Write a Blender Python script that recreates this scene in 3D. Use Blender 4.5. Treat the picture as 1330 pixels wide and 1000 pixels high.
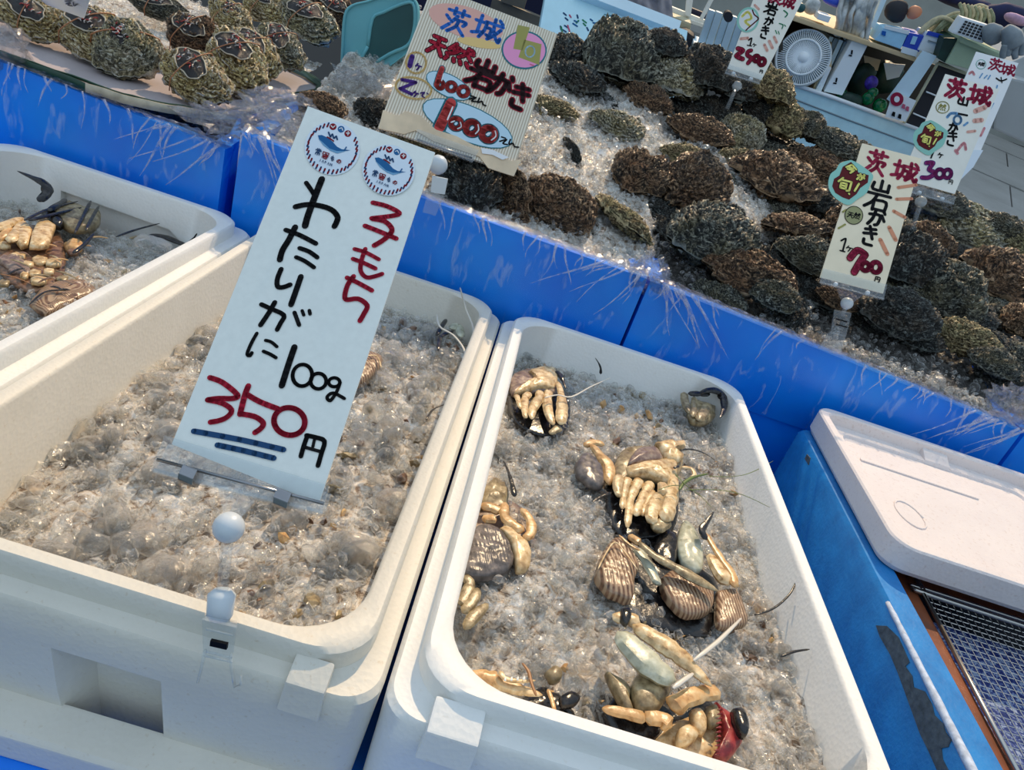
import bpy, bmesh, math, random
import numpy as np
from mathutils import Vector, Matrix, noise

for _o in list(bpy.data.objects):
    bpy.data.objects.remove(_o, do_unlink=True)
SC = bpy.context.scene
COL = SC.collection
V = Vector
PI = math.pi

# ------------------------------------------------------------------ camera, world, sun, exposure
# Everything of the stall is laid out in the plane of the white boxes' rims
# (x along the stall, y away from the customer, z up, rims at z = 0); the
# stall leans away by TILT, so the whole layout is turned about x at the end.
TILT = Matrix.Rotation(math.radians(-10), 4, 'X')
CAM_YAW, CAM_PITCH, CAM_ROLL = .0507, .4661, .3417
CP = V((-.0045, -.2932, .3830))
FPX = 945.5
_f = V((math.sin(CAM_YAW)*math.cos(CAM_PITCH), math.cos(CAM_YAW)*math.cos(CAM_PITCH), -math.sin(CAM_PITCH)))
_r0 = V((math.cos(CAM_YAW), -math.sin(CAM_YAW), 0))
_u0 = _r0.cross(_f)
_r = _r0*math.cos(CAM_ROLL) + _u0*math.sin(CAM_ROLL)
_u = -_r0*math.sin(CAM_ROLL) + _u0*math.cos(CAM_ROLL)
cam = bpy.data.objects.new('camera', bpy.data.cameras.new('camera'))
COL.objects.link(cam)
m = Matrix((( _r.x, _u.x, -_f.x, CP.x), (_r.y, _u.y, -_f.y, CP.y), (_r.z, _u.z, -_f.z, CP.z), (0, 0, 0, 1)))
cam.matrix_world = TILT @ m
cam.data.sensor_width = 36
cam.data.lens = FPX*36/1330
cam.data.clip_start = .01
cam.data.clip_end = 100
SC.camera = cam

world = bpy.data.worlds.new('world')
SC.world = world
world.use_nodes = True
wn = world.node_tree
wn.nodes.clear()
wo = wn.nodes.new('ShaderNodeOutputWorld')
wb = wn.nodes.new('ShaderNodeBackground')
wt = wn.nodes.new('ShaderNodeTexCoord')
ws = wn.nodes.new('ShaderNodeSeparateXYZ')
wr = wn.nodes.new('ShaderNodeValToRGB')
wn.links.new(wt.outputs['Generated'], ws.inputs[0])
wn.links.new(ws.outputs['Z'], wr.inputs[0])
wn.links.new(wr.outputs[0], wb.inputs[0])
wn.links.new(wb.outputs[0], wo.inputs[0])
cr = wr.color_ramp
cr.elements[0].position = 0.0
cr.elements[0].color = (.17, .25, .30, 1)
cr.elements[1].position = .8
cr.elements[1].color = (.60, .76, .95, 1)
wb.inputs[1].default_value = 1.0

SUN_DIR = V((.14, .92, 1.0)).normalized()          # towards the sun, in the layout's frame
sun = bpy.data.objects.new('sun', bpy.data.lights.new('sun', 'SUN'))
COL.objects.link(sun)
sun.data.energy = 3.25
sun.data.color = (1.0, .74, .46)
sun.data.angle = math.radians(.8)
sun.rotation_euler = ((TILT.to_3x3() @ SUN_DIR)).to_track_quat('Z', 'Y').to_euler()

SC.view_settings.view_transform = 'Standard'
SC.view_settings.look = 'None'
SC.view_settings.gamma = 1
SC.view_settings.exposure = 0
SC.view_settings.use_curve_mapping = False
SC.cycles.transparent_max_bounces = 64
SC.cycles.max_bounces = 8
SC.cycles.caustics_reflective = False
SC.cycles.caustics_refractive = False
SC.cycles.sample_clamp_indirect = 6

# ------------------------------------------------------------------ picture point -> point in space
def ray(x, y):
    return _f + _r*((x-665)/FPX) - _u*((y-500)/FPX)
def atz(x, y, z):
    d = ray(x, y); return CP + d*((z-CP.z)/d.z)
def aty(x, y, Y):
    d = ray(x, y); return CP + d*((Y-CP.y)/d.y)
def atx(x, y, X):
    d = ray(x, y); return CP + d*((X-CP.x)/d.x)
def atp(x, y, p, n):
    d = ray(x, y); return CP + d*((p-CP).dot(n)/d.dot(n))
CPW = TILT @ CP
T3 = TILT.to_3x3()
TI = TILT.inverted()
def wy(x, y, Y):                                     # world frame: on the upright plane at depth Y
    d = T3 @ ray(x, y); return CPW + d*((Y-CPW.y)/d.y)
def wz(x, y, z):
    d = T3 @ ray(x, y); return CPW + d*((z-CPW.z)/d.z)
def fn(n=None):
    pass
def lerp(a, b, t): return a+(b-a)*t
def px_size(p):                                      # metres per picture pixel at p
    return (p-CP).dot(_f)/FPX

# ------------------------------------------------------------------ materials
MATS = {}
class NT:
    def __init__(s, name):
        s.m = bpy.data.materials.new(name); s.m.use_nodes = True
        s.t = s.m.node_tree; s.t.nodes.clear()
        s.out = s.n('OutputMaterial')
    def n(s, typ, **kw):
        nd = s.t.nodes.new('ShaderNode'+typ)
        for k, v in kw.items():
            if k in nd.inputs.keys() if isinstance(k, str) else False:
                nd.inputs[k].default_value = v
            else:
                setattr(nd, k, v)
        return nd
    def l(s, a, b): s.t.links.new(a, b)
    def ramp(s, fac, stops):
        r = s.n('ValToRGB'); s.l(fac, r.inputs[0]); e = r.color_ramp.elements
        while len(e) < len(stops): e.new(.5)
        for i, (p, c) in enumerate(stops):
            e[i].position = p; e[i].color = tuple(c)+((1,) if len(c) == 3 else ())
        return r.outputs[0]
    def coords(s, which='Object', scale=(1, 1, 1)):
        c = s.n('TexCoord'); mp = s.n('Mapping'); mp.inputs['Scale'].default_value = scale
        s.l(c.outputs[which], mp.inputs[0]); return mp.outputs[0]
    def noise(s, vec, scale, detail=4, rough=.55, dist=0):
        q = s.n('TexNoise'); s.l(vec, q.inputs['Vector'])
        q.inputs['Scale'].default_value = scale; q.inputs['Detail'].default_value = detail
        q.inputs['Roughness'].default_value = rough; q.inputs['Distortion'].default_value = dist
        return q.outputs['Fac']
    def mix(s, fac, a, b, mode='MIX'):
        q = s.n('Mix', data_type='RGBA', blend_type=mode)
        for i, v in ((0, fac), (6, a), (7, b)):
            if hasattr(v, 'links'): s.l(v, q.inputs[i])
            else: q.inputs[i].default_value = v if i == 0 else tuple(v)+((1,) if len(v) == 3 else ())
        return q.outputs[2]
    def math(s, op, a, b=0):
        q = s.n('Math', operation=op)
        for i, v in ((0, a), (1, b)):
            if hasattr(v, 'links'): s.l(v, q.inputs[i])
            else: q.inputs[i].default_value = v
        return q.outputs[0]
    def bump(s, h, strength=.5, dist=.002):
        b = s.n('Bump'); b.inputs['Strength'].default_value = strength; b.inputs['Distance'].default_value = dist
        s.l(h, b.inputs['Height']); return b.outputs[0]
    def pbr(s, col, rough=.5, normal=None, **kw):
        p = s.n('BsdfPrincipled')
        for k, v in (('Base Color', col), ('Roughness', rough)):
            if hasattr(v, 'links'): s.l(v, p.inputs[k])
            else: p.inputs[k].default_value = (tuple(v)+((1,) if len(v) == 3 else ())) if k == 'Base Color' else v
        for k, v in kw.items():
            k = k.replace('_', ' ')
            if hasattr(v, 'links'): s.l(v, p.inputs[k])
            else: p.inputs[k].default_value = v
        if normal is not None: s.l(normal, p.inputs['Normal'])
        return p.outputs[0]
    def done(s, sh):
        s.l(sh, s.out.inputs[0]); MATS[s.m.name] = s.m; return s.m
    def mixsh(s, fac, a, b):
        q = s.n('MixShader')
        if hasattr(fac, 'links'): s.l(fac, q.inputs[0])
        else: q.inputs[0].default_value = fac
        s.l(a, q.inputs[1]); s.l(b, q.inputs[2]); return q.outputs[0]

def plain(name, col, rough=.5, nscale=0, namp=.12, bump=0, **kw):
    t = NT(name)
    c = col; nm = None
    if nscale:
        v = t.coords(); f = t.noise(v, nscale, 4)
        c = t.ramp(f, [(.3, tuple(x*(1-namp) for x in col)), (.7, tuple(min(1, x*(1+namp)) for x in col))])
        if bump: nm = t.bump(f, bump, .002)
    return t.done(t.pbr(c, rough, nm, **kw))

def mk_foam(name, c1, c2, dirt, amount=.55):
    t = NT(name); v = t.coords()
    big = t.noise(v, 14, 5, .65); fine = t.noise(v, 160, 3, .6)
    spot = t.noise(v, 240, 3, .6)
    c = t.ramp(big, [(.3, c1), (.7, c2)])
    dm = t.ramp(spot, [(amount, (0, 0, 0)), (amount+.12, (1, 1, 1))])
    c = t.mix(t.math('MULTIPLY', dm, .5), c, dirt)
    vor = t.n('TexVoronoi'); vor.inputs['Scale'].default_value = 260; t.l(v, vor.inputs['Vector'])
    h = t.math('ADD', vor.outputs[0], t.math('MULTIPLY', fine, .6))
    return t.done(t.pbr(c, .55, t.bump(h, .22, .001), Subsurface_Weight=.12, Subsurface_Radius=(.01, .009, .008), Subsurface_Scale=.5))
mk_foam('foam_white', (.80, .79, .75), (.85, .84, .80), (.72, .66, .56), .64)
mk_foam('foam_aged', (.68, .64, .55), (.73, .69, .60), (.56, .46, .32), .63)
mk_foam('foam_lid', (.74, .67, .65), (.80, .73, .70), (.60, .48, .42), .58)

def mk_bluefoam():
    t = NT('blue_foam'); v = t.coords()
    a = t.noise(v, 30, 4); b = t.noise(v, 220, 3)
    c = t.ramp(a, [(.35, (.008, .14, .42)), (.65, (.014, .22, .58))])
    c = t.mix(t.math('MULTIPLY', b, .35), c, (.03, .32, .72))
    return t.done(t.pbr(c, .45, t.bump(b, .5, .001)))
mk_bluefoam()
def mk_crate():
    t = NT('crate_blue'); v = t.coords()
    a = t.noise(v, 9, 3)
    c = t.ramp(a, [(.3, (.001, .20, .92)), (.7, (.002, .29, 1.0))])
    return t.done(t.pbr(c, .38, t.bump(a, .15, .004)))
mk_crate()
plain('tarp_blue', (.003, .20, .85), .5, 12, .15, .2)

def mk_film():
    t = NT('clear_film'); v = t.coords(scale=(1, 1, .35))
    n1 = t.noise(v, 26, 5, .6, 2.4)
    w = t.n('TexWave', wave_type='BANDS', bands_direction='DIAGONAL'); t.l(v, w.inputs['Vector'])
    w.inputs['Scale'].default_value = 9; w.inputs['Distortion'].default_value = 22; w.inputs['Detail'].default_value = 4
    w.inputs['Detail Scale'].default_value = 1.4
    cre = t.ramp(w.outputs['Fac'], [(.90, (0, 0, 0)), (1.0, (1, 1, 1))])
    cre = t.math('MULTIPLY', cre, t.ramp(n1, [(.45, (0, 0, 0)), (.62, (1, 1, 1))]))
    nb = t.bump(t.math('ADD', n1, t.math('MULTIPLY', w.outputs['Fac'], .25)), .9, .006)
    g = t.n('BsdfGlossy'); g.inputs['Roughness'].default_value = .12; g.inputs[0].default_value = (.9, .95, 1, 1); t.l(nb, g.inputs['Normal'])
    d = t.n('BsdfDiffuse'); d.inputs[0].default_value = (.62, .72, .90, 1)
    tr = t.n('BsdfTransparent')
    lw = t.n('LayerWeight'); lw.inputs[0].default_value = .22; t.l(nb, lw.inputs['Normal'])
    a = t.mixsh(t.math('MULTIPLY', cre, .24), tr.outputs[0], d.outputs[0])
    fac = t.math('MULTIPLY', lw.outputs['Fresnel'], .32)
    return t.done(t.mixsh(fac, a, g.outputs[0]))
mk_film()
def mk_filmbunch():
    t = NT('crumpled_film'); v = t.coords()
    n1 = t.noise(v, 70, 5, .7, 1.5)
    nb = t.bump(n1, 1, .006)
    g = t.n('BsdfGlossy'); g.inputs['Roughness'].default_value = .1; t.l(nb, g.inputs['Normal'])
    d = t.n('BsdfDiffuse'); d.inputs[0].default_value = (.72, .72, .80, 1); t.l(nb, d.inputs['Normal'])
    tl = t.n('BsdfTranslucent'); tl.inputs[0].default_value = (.72, .72, .80, 1)
    tr = t.n('BsdfTransparent')
    dd = t.mixsh(.4, d.outputs[0], tl.outputs[0])
    fac = t.ramp(n1, [(.46, (.02, .02, .02)), (.68, (.42, .42, .42))])
    a = t.mixsh(fac, tr.outputs[0], dd)
    lw = t.n('LayerWeight'); lw.inputs[0].default_value = .4; t.l(nb, lw.inputs['Normal'])
    return t.done(t.mixsh(t.math('MULTIPLY', lw.outputs['Fresnel'], .5), a, g.outputs[0]))
mk_filmbunch()
_t = NT('film_crease'); _v = _t.coords(); _n = _t.noise(_v, 90, 3)
_g = _t.n('BsdfPrincipled'); _g.inputs['Base Color'].default_value = (.62, .66, .84, 1); _g.inputs['Roughness'].default_value = .2
_tr = _t.n('BsdfTransparent')
_t.done(_t.mixsh(_t.ramp(_n, [(.35, (.05, .05, .05)), (.65, (.55, .55, .55))]), _tr.outputs[0], _g.outputs[0]))

def mk_ice(name, tint, clear, edge=.85, spec=.35, glass=False):
    t = NT(name); v = t.coords()
    n1 = t.noise(v, 120, 4, .6)
    nb = t.bump(n1, .8, .003)
    g = t.n('BsdfGlossy'); g.inputs['Roughness'].default_value = .11; t.l(nb, g.inputs['Normal'])
    d = t.n('BsdfDiffuse'); d.inputs[0].default_value = tuple(tint)+(1,); t.l(nb, d.inputs['Normal'])
    tl = t.n('BsdfTranslucent'); tl.inputs[0].default_value = tuple(tint)+(1,)
    tr = t.n('BsdfTransparent'); tr.inputs[0].default_value = (.97, .975, .97, 1)
    body = t.mixsh(.5, d.outputs[0], tl.outputs[0])
    lw = t.n('LayerWeight'); lw.inputs[0].default_value = .45; t.l(nb, lw.inputs['Normal'])
    face = t.math('MULTIPLY', t.ramp(lw.outputs['Facing'], [(.30, (.06, .06, .06)), (.62, (1, 1, 1))]), edge)
    cloud = t.math('MULTIPLY', t.ramp(t.noise(v, 35, 2), [(.45, (0, 0, 0)), (.7, (1, 1, 1))]), .22)
    f = t.n('Math', operation='ADD', use_clamp=True); t.l(face, f.inputs[0]); t.l(cloud, f.inputs[1])
    f2 = t.math('MULTIPLY', f.outputs[0], 1-clear)
    a = t.mixsh(f2, tr.outputs[0], body)
    lw2 = t.n('LayerWeight'); lw2.inputs[0].default_value = spec; t.l(nb, lw2.inputs['Normal'])
    geo = t.n('NewGeometry')
    sh = t.mixsh(geo.outputs['Backfacing'], t.mixsh(lw2.outputs['Fresnel'], a, g.outputs[0]), tr.outputs[0])
    if glass:
        gl = t.n('BsdfGlass'); gl.inputs['IOR'].default_value = 1.25; gl.inputs['Roughness'].default_value = .02; t.l(nb, gl.inputs['Normal'])
        sh = t.mixsh(.38, sh, gl.outputs[0])
    return t.done(sh)
mk_ice('ice_clear', (1.0, .98, .95), .20, .95, .42)
mk_ice('ice_glass', (1.0, .98, .95), .30, .95, .40, True)
mk_ice('ice_milky', (.98, .93, .87), .35, 1.0, .30)
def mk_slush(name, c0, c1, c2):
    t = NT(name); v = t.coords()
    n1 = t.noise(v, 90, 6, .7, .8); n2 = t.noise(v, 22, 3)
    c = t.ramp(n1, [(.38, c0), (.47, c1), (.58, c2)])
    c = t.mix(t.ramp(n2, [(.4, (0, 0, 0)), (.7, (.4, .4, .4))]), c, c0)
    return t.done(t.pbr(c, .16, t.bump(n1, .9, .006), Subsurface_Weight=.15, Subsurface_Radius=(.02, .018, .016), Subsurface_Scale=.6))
mk_slush('ice_bed', (.22, .15, .10), (.72, .62, .51), (.99, .96, .92))  # dark first tone stands in for shade in hollows between the lumps
mk_slush('ice_bed_shade', (.02, .018, .015), (.05, .045, .04), (.14, .13, .12))  # near-black copy of the ice bed; shade between oysters put into its colour

def mk_oyster(name, dark, mid, light, accent, acc_amt):
    t = NT(name)
    c0 = t.n('TexCoord'); oi = t.n('ObjectInfo')
    add = t.n('VectorMath', operation='ADD'); t.l(c0.outputs['Object'], add.inputs[0])
    sc = t.n('VectorMath', operation='SCALE'); cx = t.n('CombineXYZ')
    t.l(oi.outputs['Random'], cx.inputs[0]); t.l(oi.outputs['Random'], cx.inputs[2]); t.l(cx.outputs[0], sc.inputs[0]); sc.inputs['Scale'].default_value = 9
    t.l(sc.outputs[0], add.inputs[1]); v = add.outputs[0]
    a = t.noise(v, 5.0, 7, .72, 1.8); b = t.noise(v, 1.5, 3, .5); f = t.noise(v, 22, 5, .75)
    c = t.ramp(a, [(.42, dark), (.50, mid), (.57, light), (.64, tuple(min(1, x*2.6) for x in light))])
    am = t.ramp(b, [(.5-acc_amt*.3, (0, 0, 0)), (.62, (1, 1, 1))])
    c = t.mix(t.math('MULTIPLY', am, .75), c, t.ramp(a, [(.41, dark), (.50, accent), (.62, tuple(min(1, x*2.6) for x in accent))]))
    at = t.n('Attribute', attribute_name='ridge')
    rr = t.ramp(at.outputs['Fac'], [(.0, (0, 0, 0)), (.70, (0, 0, 0)), (.97, (.8, .8, .8))])
    c = t.mix(rr, c, tuple(min(1, x*2.6) for x in light))
    c = t.mix(t.ramp(at.outputs['Fac'], [(.0, (.75, .75, .75)), (.25, (0, 0, 0))]), c, dark)
    h = t.math('ADD', a, t.math('MULTIPLY', f, .5))
    rf = t.ramp(f, [(.35, (.10, .10, .10)), (.65, (.34, .34, .34))])
    return t.done(t.pbr(c, rf, t.bump(h, .75, .006), Specular_IOR_Level=.34))
mk_oyster('shell_brown', (.012, .008, .005), (.050, .030, .017), (.27, .18, .105), (.15, .075, .036), .5)
mk_oyster('shell_grey', (.010, .011, .010), (.036, .038, .032), (.22, .22, .18), (.11, .09, .045), .4)
mk_oyster('shell_black', (.004, .005, .005), (.012, .014, .013), (.11, .12, .11), (.05, .035, .022), .3)
mk_oyster('shell_ochre', (.03, .018, .008), (.17, .115, .05), (.42, .31, .17), (.16, .15, .07), .5)
mk_oyster('shell_gold', (.06, .035, .014), (.42, .31, .15), (.80, .66, .42), (.50, .33, .12), .5)
mk_oyster('shell_pale', (.04, .035, .025), (.22, .20, .14), (.50, .46, .35), (.30, .24, .10), .5)

def mk_crab(name, c0, c1, c2, rough=.30, scale=150, stripes=None):
    t = NT(name); v = t.coords()
    a = t.noise(v, scale, 5, .6)
    c = t.ramp(a, [(.30, c0), (.47, c1), (.68, c2)])
    big = t.noise(v, 45, 3)
    c = t.mix(t.ramp(big, [(.46, (0, 0, 0)), (.66, (.55, .55, .55))]), c, tuple(x*.45 for x in c1))
    if stripes:
        at = t.n('Attribute', attribute_name='stripe')
        c = t.mix(t.ramp(at.outputs['Fac'], [(.3, (0, 0, 0)), (.7, (1, 1, 1))]), c, stripes)
    return t.done(t.pbr(c, rough, t.bump(a, .25, .002), Subsurface_Weight=.08, Subsurface_Radius=(.01, .007, .004), Subsurface_Scale=.4))
mk_crab('crab_cream', (.30, .15, .05), (.68, .46, .22), (.90, .73, .46))
mk_crab('crab_orange', (.40, .19, .06), (.66, .38, .15), (.76, .52, .26))
mk_crab('crab_olive', (.09, .06, .03), (.30, .22, .11), (.54, .43, .25))
mk_crab('crab_green', (.28, .28, .18), (.52, .52, .38), (.66, .66, .52))
mk_crab('crab_grey', (.055, .045, .04), (.13, .11, .10), (.25, .21, .19))
mk_crab('crab_brown', (.05, .022, .012), (.17, .085, .045), (.33, .19, .11), stripes=(.42, .29, .18))
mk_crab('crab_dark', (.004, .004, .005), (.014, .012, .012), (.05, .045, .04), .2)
mk_crab('crab_purple', (.10, .06, .055), (.24, .16, .13), (.42, .32, .24))
mk_crab('crab_red', (.08, .005, .008), (.20, .012, .015), (.42, .06, .05))
plain('seaweed', (.10, .15, .03), .4, 40, .4)
plain('tie_white', (.72, .66, .56), .3)
plain('tie_brown', (.35, .16, .06), .4)

def mk_acrylic():
    t = NT('acrylic')
    g = t.n('BsdfGlossy'); g.inputs['Roughness'].default_value = .05
    tr = t.n('BsdfTransparent'); tr.inputs[0].default_value = (.93, .95, .96, 1)
    d = t.n('BsdfDiffuse'); d.inputs[0].default_value = (.8, .84, .88, 1)
    lw = t.n('LayerWeight'); lw.inputs[0].default_value = .3
    a = t.mixsh(.15, tr.outputs[0], d.outputs[0])
    geo = t.n('NewGeometry')
    return t.done(t.mixsh(geo.outputs['Backfacing'], t.mixsh(lw.outputs['Fresnel'], a, g.outputs[0]), tr.outputs[0]))
mk_acrylic()
plain('plastic_ball', (.72, .78, .82), .35, Transmission_Weight=.15)
plain('steel', (.30, .30, .31), .2, Metallic=1.0)
plain('wire_steel', (.50, .48, .44), .3, Metallic=1.0)
plain('card_white', (.86, .88, .82), .45, 200, .03, Specular_IOR_Level=.25)
plain('card_wood', (.92, .78, .56), .6, 25, .06, Specular_IOR_Level=.2)
plain('card_wood_pale', (.92, .88, .78), .5, 25, .05, Specular_IOR_Level=.2)
plain('card_paper', (.88, .88, .88), .5)
plain('sticker_blue_white', (.74, .82, .90), .4)
for nm, c in dict(black=(.006, .006, .007), red=(.42, .012, .035), navy=(.02, .07, .17), whale=(.02, .13, .32), whale_light=(.18, .38, .58),
                  darkred=(.25, .01, .02), crimson=(.36, .02, .06), pink=(.72, .30, .32), hotpink=(.85, .33, .55), olive=(.36, .33, .10),
                  blue=(.02, .13, .48), paleblue=(.52, .70, .80), teal=(.03, .18, .22), tomato=(.56, .06, .055), yellow=(.80, .56, .16),
                  brightyellow=(.86, .78, .20), purple=(.06, .02, .17), orange=(.72, .30, .17), peach=(.78, .42, .34), mint=(.30, .60, .50),
                  maroon=(.12, .012, .015), softorange=(.80, .55, .22), white=(.8, .8, .8), magenta=(.30, .03, .16), greenink=(.03, .25, .12),
                  sky=(.18, .38, .62), olivedot=(.34, .33, .16), rosemark=(.60, .12, .2), deepblack=(.02, .004, .006)).items():
    plain('ink_'+nm, c, .5, Specular_IOR_Level=.12)
# ------------------------------------------------------------------ mesh helpers
LAYOUT = []                                          # top-level objects that lean with the stall
class MB:
    def __init__(s): s.v = []; s.f = []; s.attr = {}; s.mi = []
    def add(s, vs, fs):
        o = len(s.v); s.v += [tuple(p) for p in vs]; s.f += [tuple(i+o for i in f) for f in fs]; return s
    def box(s, c, d, M=None):
        cx, cy, cz = c; x, y, z = d[0]/2, d[1]/2, d[2]/2
        vs = [V((cx+i*x, cy+j*y, cz+k*z)) for k in (-1, 1) for j in (-1, 1) for i in (-1, 1)]
        if M is not None: vs = [M @ p for p in vs]
        return s.add(vs, [(0, 2, 3, 1), (4, 5, 7, 6), (0, 1, 5, 4), (2, 6, 7, 3), (0, 4, 6, 2), (1, 3, 7, 5)])
    def hexa(s, bot, top):                           # 4 bottom points, 4 top points
        return s.add(list(bot)+list(top), [(3, 2, 1, 0), (4, 5, 6, 7), (0, 1, 5, 4), (1, 2, 6, 5), (2, 3, 7, 6), (3, 0, 4, 7)])
    def loft(s, rings, cap0=True, cap1=True, closed=True):
        n = len(rings[0]); o = len(s.v)
        for r in rings: s.v += [tuple(p) for p in r]
        for i in range(len(rings)-1):
            for j in range(n if closed else n-1):
                a = o+i*n+j; b = o+i*n+(j+1) % n
                s.f.append((a, b, b+n, a+n))
        if cap0: s.f.append(tuple(o+j for j in reversed(range(n))))
        if cap1: s.f.append(tuple(o+(len(rings)-1)*n+j for j in range(n)))
        return s
    def tube(s, pts, rad, k=8, flat=1.0, up=None):
        pts = [V(p) for p in pts]
        if not hasattr(rad, '__len__'): rad = [rad]*len(pts)
        rings = []; prev = None
        for i, p in enumerate(pts):
            d = (pts[min(i+1, len(pts)-1)]-pts[max(i-1, 0)])
            if d.length < 1e-9: d = V((0, 0, 1))
            d.normalize()
            u = up if up is not None else (prev if prev is not None else (V((0, 0, 1)) if abs(d.z) < .9 else V((1, 0, 0))))
            n = u - d*u.dot(d)
            if n.length < 1e-6: n = d.orthogonal()
            n.normalize(); prev = n; b = d.cross(n)
            rings.append([p + (b*math.cos(2*PI*j/k) + n*math.sin(2*PI*j/k)*flat)*rad[i] for j in range(k)])
        return s.loft(rings)
    def prism(s, poly, off):                          # planar polygon (list of V) extruded by off
        off = V(off); return s.loft([[V(p) for p in poly], [V(p)+off for p in poly]])
    def lathe(s, prof, c=(0, 0, 0), k=24, M=None):
        c = V(c); rings = []
        for r, z in prof:
            ring = [V((r*math.cos(2*PI*j/k), r*math.sin(2*PI*j/k), z)) for j in range(k)]
            if M is not None: ring = [M @ p for p in ring]
            rings.append([p+c for p in ring])
        return s.loft(rings)
    def ball(s, c, r, k=12, squash=(1, 1, 1), M=None):
        c = V(c); rings = []
        for i in range(1, k//2+1):
            t = PI*i/(k//2+1); 
            ring = [V((math.sin(t)*math.cos(2*PI*j/k)*squash[0], math.sin(t)*math.sin(2*PI*j/k)*squash[1], -math.cos(t)*squash[2]))*r for j in range(k)]
            if M is not None: ring = [M @ p for p in ring]
            rings.append([p+c for p in ring])
        return s.loft(rings)
    def mesh(s, name, origin=V((0, 0, 0)), smooth=False, bevel=0):
        me = bpy.data.meshes.new(name)
        me.from_pydata([tuple(V(p)-origin) for p in s.v], [], s.f)
        if bevel:
            bm = bmesh.new(); bm.from_mesh(me)
            bmesh.ops.recalc_face_normals(bm, faces=bm.faces)
            es = [e for e in bm.edges if len(e.link_faces) == 2 and e.calc_face_angle(0) > .6]
            bmesh.ops.bevel(bm, geom=es, offset=bevel, segments=2, affect='EDGES', profile=.7)
            bm.to_mesh(me); bm.free()
        else:
            bm = bmesh.new(); bm.from_mesh(me); bmesh.ops.recalc_face_normals(bm, faces=bm.faces); bm.to_mesh(me); bm.free()
        for k_, vals in s.attr.items():
            if len(vals) == len(me.vertices):
                a = me.attributes.new(k_, 'FLOAT', 'POINT'); a.data.foreach_set('value', vals)
        if smooth: me.polygons.foreach_set('use_smooth', [True]*len(me.polygons))
        return me
    def obj(s, name, mat, parent=None, smooth=False, bevel=0, origin=None, sharp=None):
        og = origin if origin is not None else (V(parent.get('_o', (0, 0, 0))) if parent is not None else V((0, 0, 0)))
        me = s.mesh(name, V(og), smooth, bevel)
        if smooth and sharp: me.set_sharp_from_angle(angle=sharp)
        me.materials.append(MATS[mat] if isinstance(mat, str) else mat)
        o = bpy.data.objects.new(name, me); COL.objects.link(o)
        if parent is not None: o.parent = parent; o['_o'] = tuple(og)
        else: o.location = og; o['_o'] = tuple(og)
        return o

def tag(o, label=None, cat=None, group=None, kind=None, lean=True):
    if label: o['label'] = label
    if cat: o['category'] = cat
    if group: o['group'] = group
    if kind: o['kind'] = kind
    if lean: LAYOUT.append(o)
    return o
def thing(name, label, cat, loc=(0, 0, 0), group=None, lean=True):
    o = bpy.data.objects.new(name, None); COL.objects.link(o); o.location = loc; o['_o'] = tuple(loc)
    o.empty_display_size = .02
    return tag(o, label, cat, group, None, lean)
def copy_tree(o, parent=None):
    c = o.copy(); COL.objects.link(c)
    if parent is not None: c.parent = parent
    for ch in list(o.children): copy_tree(ch, c)
    return c

def rrect(x0, x1, y0, y1, r, z, n=6):
    pts = []
    for cx, cy, a0 in ((x1-r, y0+r, -90), (x1-r, y1-r, 0), (x0+r, y1-r, 90), (x0+r, y0+r, 180)):
        for i in range(n+1):
            a = math.radians(a0+90*i/n); pts.append(V((cx+r*math.cos(a), cy+r*math.sin(a), z)))
    return pts
def dense(pts, step):
    out = [V(pts[0])]
    for a, b in zip(pts[:-1], pts[1:]):
        a = V(a); b = V(b); n = max(1, int((b-a).length/step))
        for i in range(1, n+1): out.append(a.lerp(b, i/n))
    return out
def smoothline(pts, sub=4):
    if len(pts) < 3: return [V(p) for p in pts]
    P = [V(p) for p in pts]; out = []
    for i in range(len(P)-1):
        p0 = P[max(i-1, 0)]; p1 = P[i]; p2 = P[i+1]; p3 = P[min(i+2, len(P)-1)]
        for k in range(sub):
            t = k/sub
            out.append(.5*((2*p1)+(p2-p0)*t+(2*p0-5*p1+4*p2-p3)*t*t+(3*p1-p0-3*p2+p3)*t**3))
    out.append(P[-1]); return out
def interp(vals, n):
    if not hasattr(vals, '__len__'): return [vals]*n
    return [float(x) for x in np.interp(np.linspace(0, len(vals)-1, n), range(len(vals)), vals)]

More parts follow.
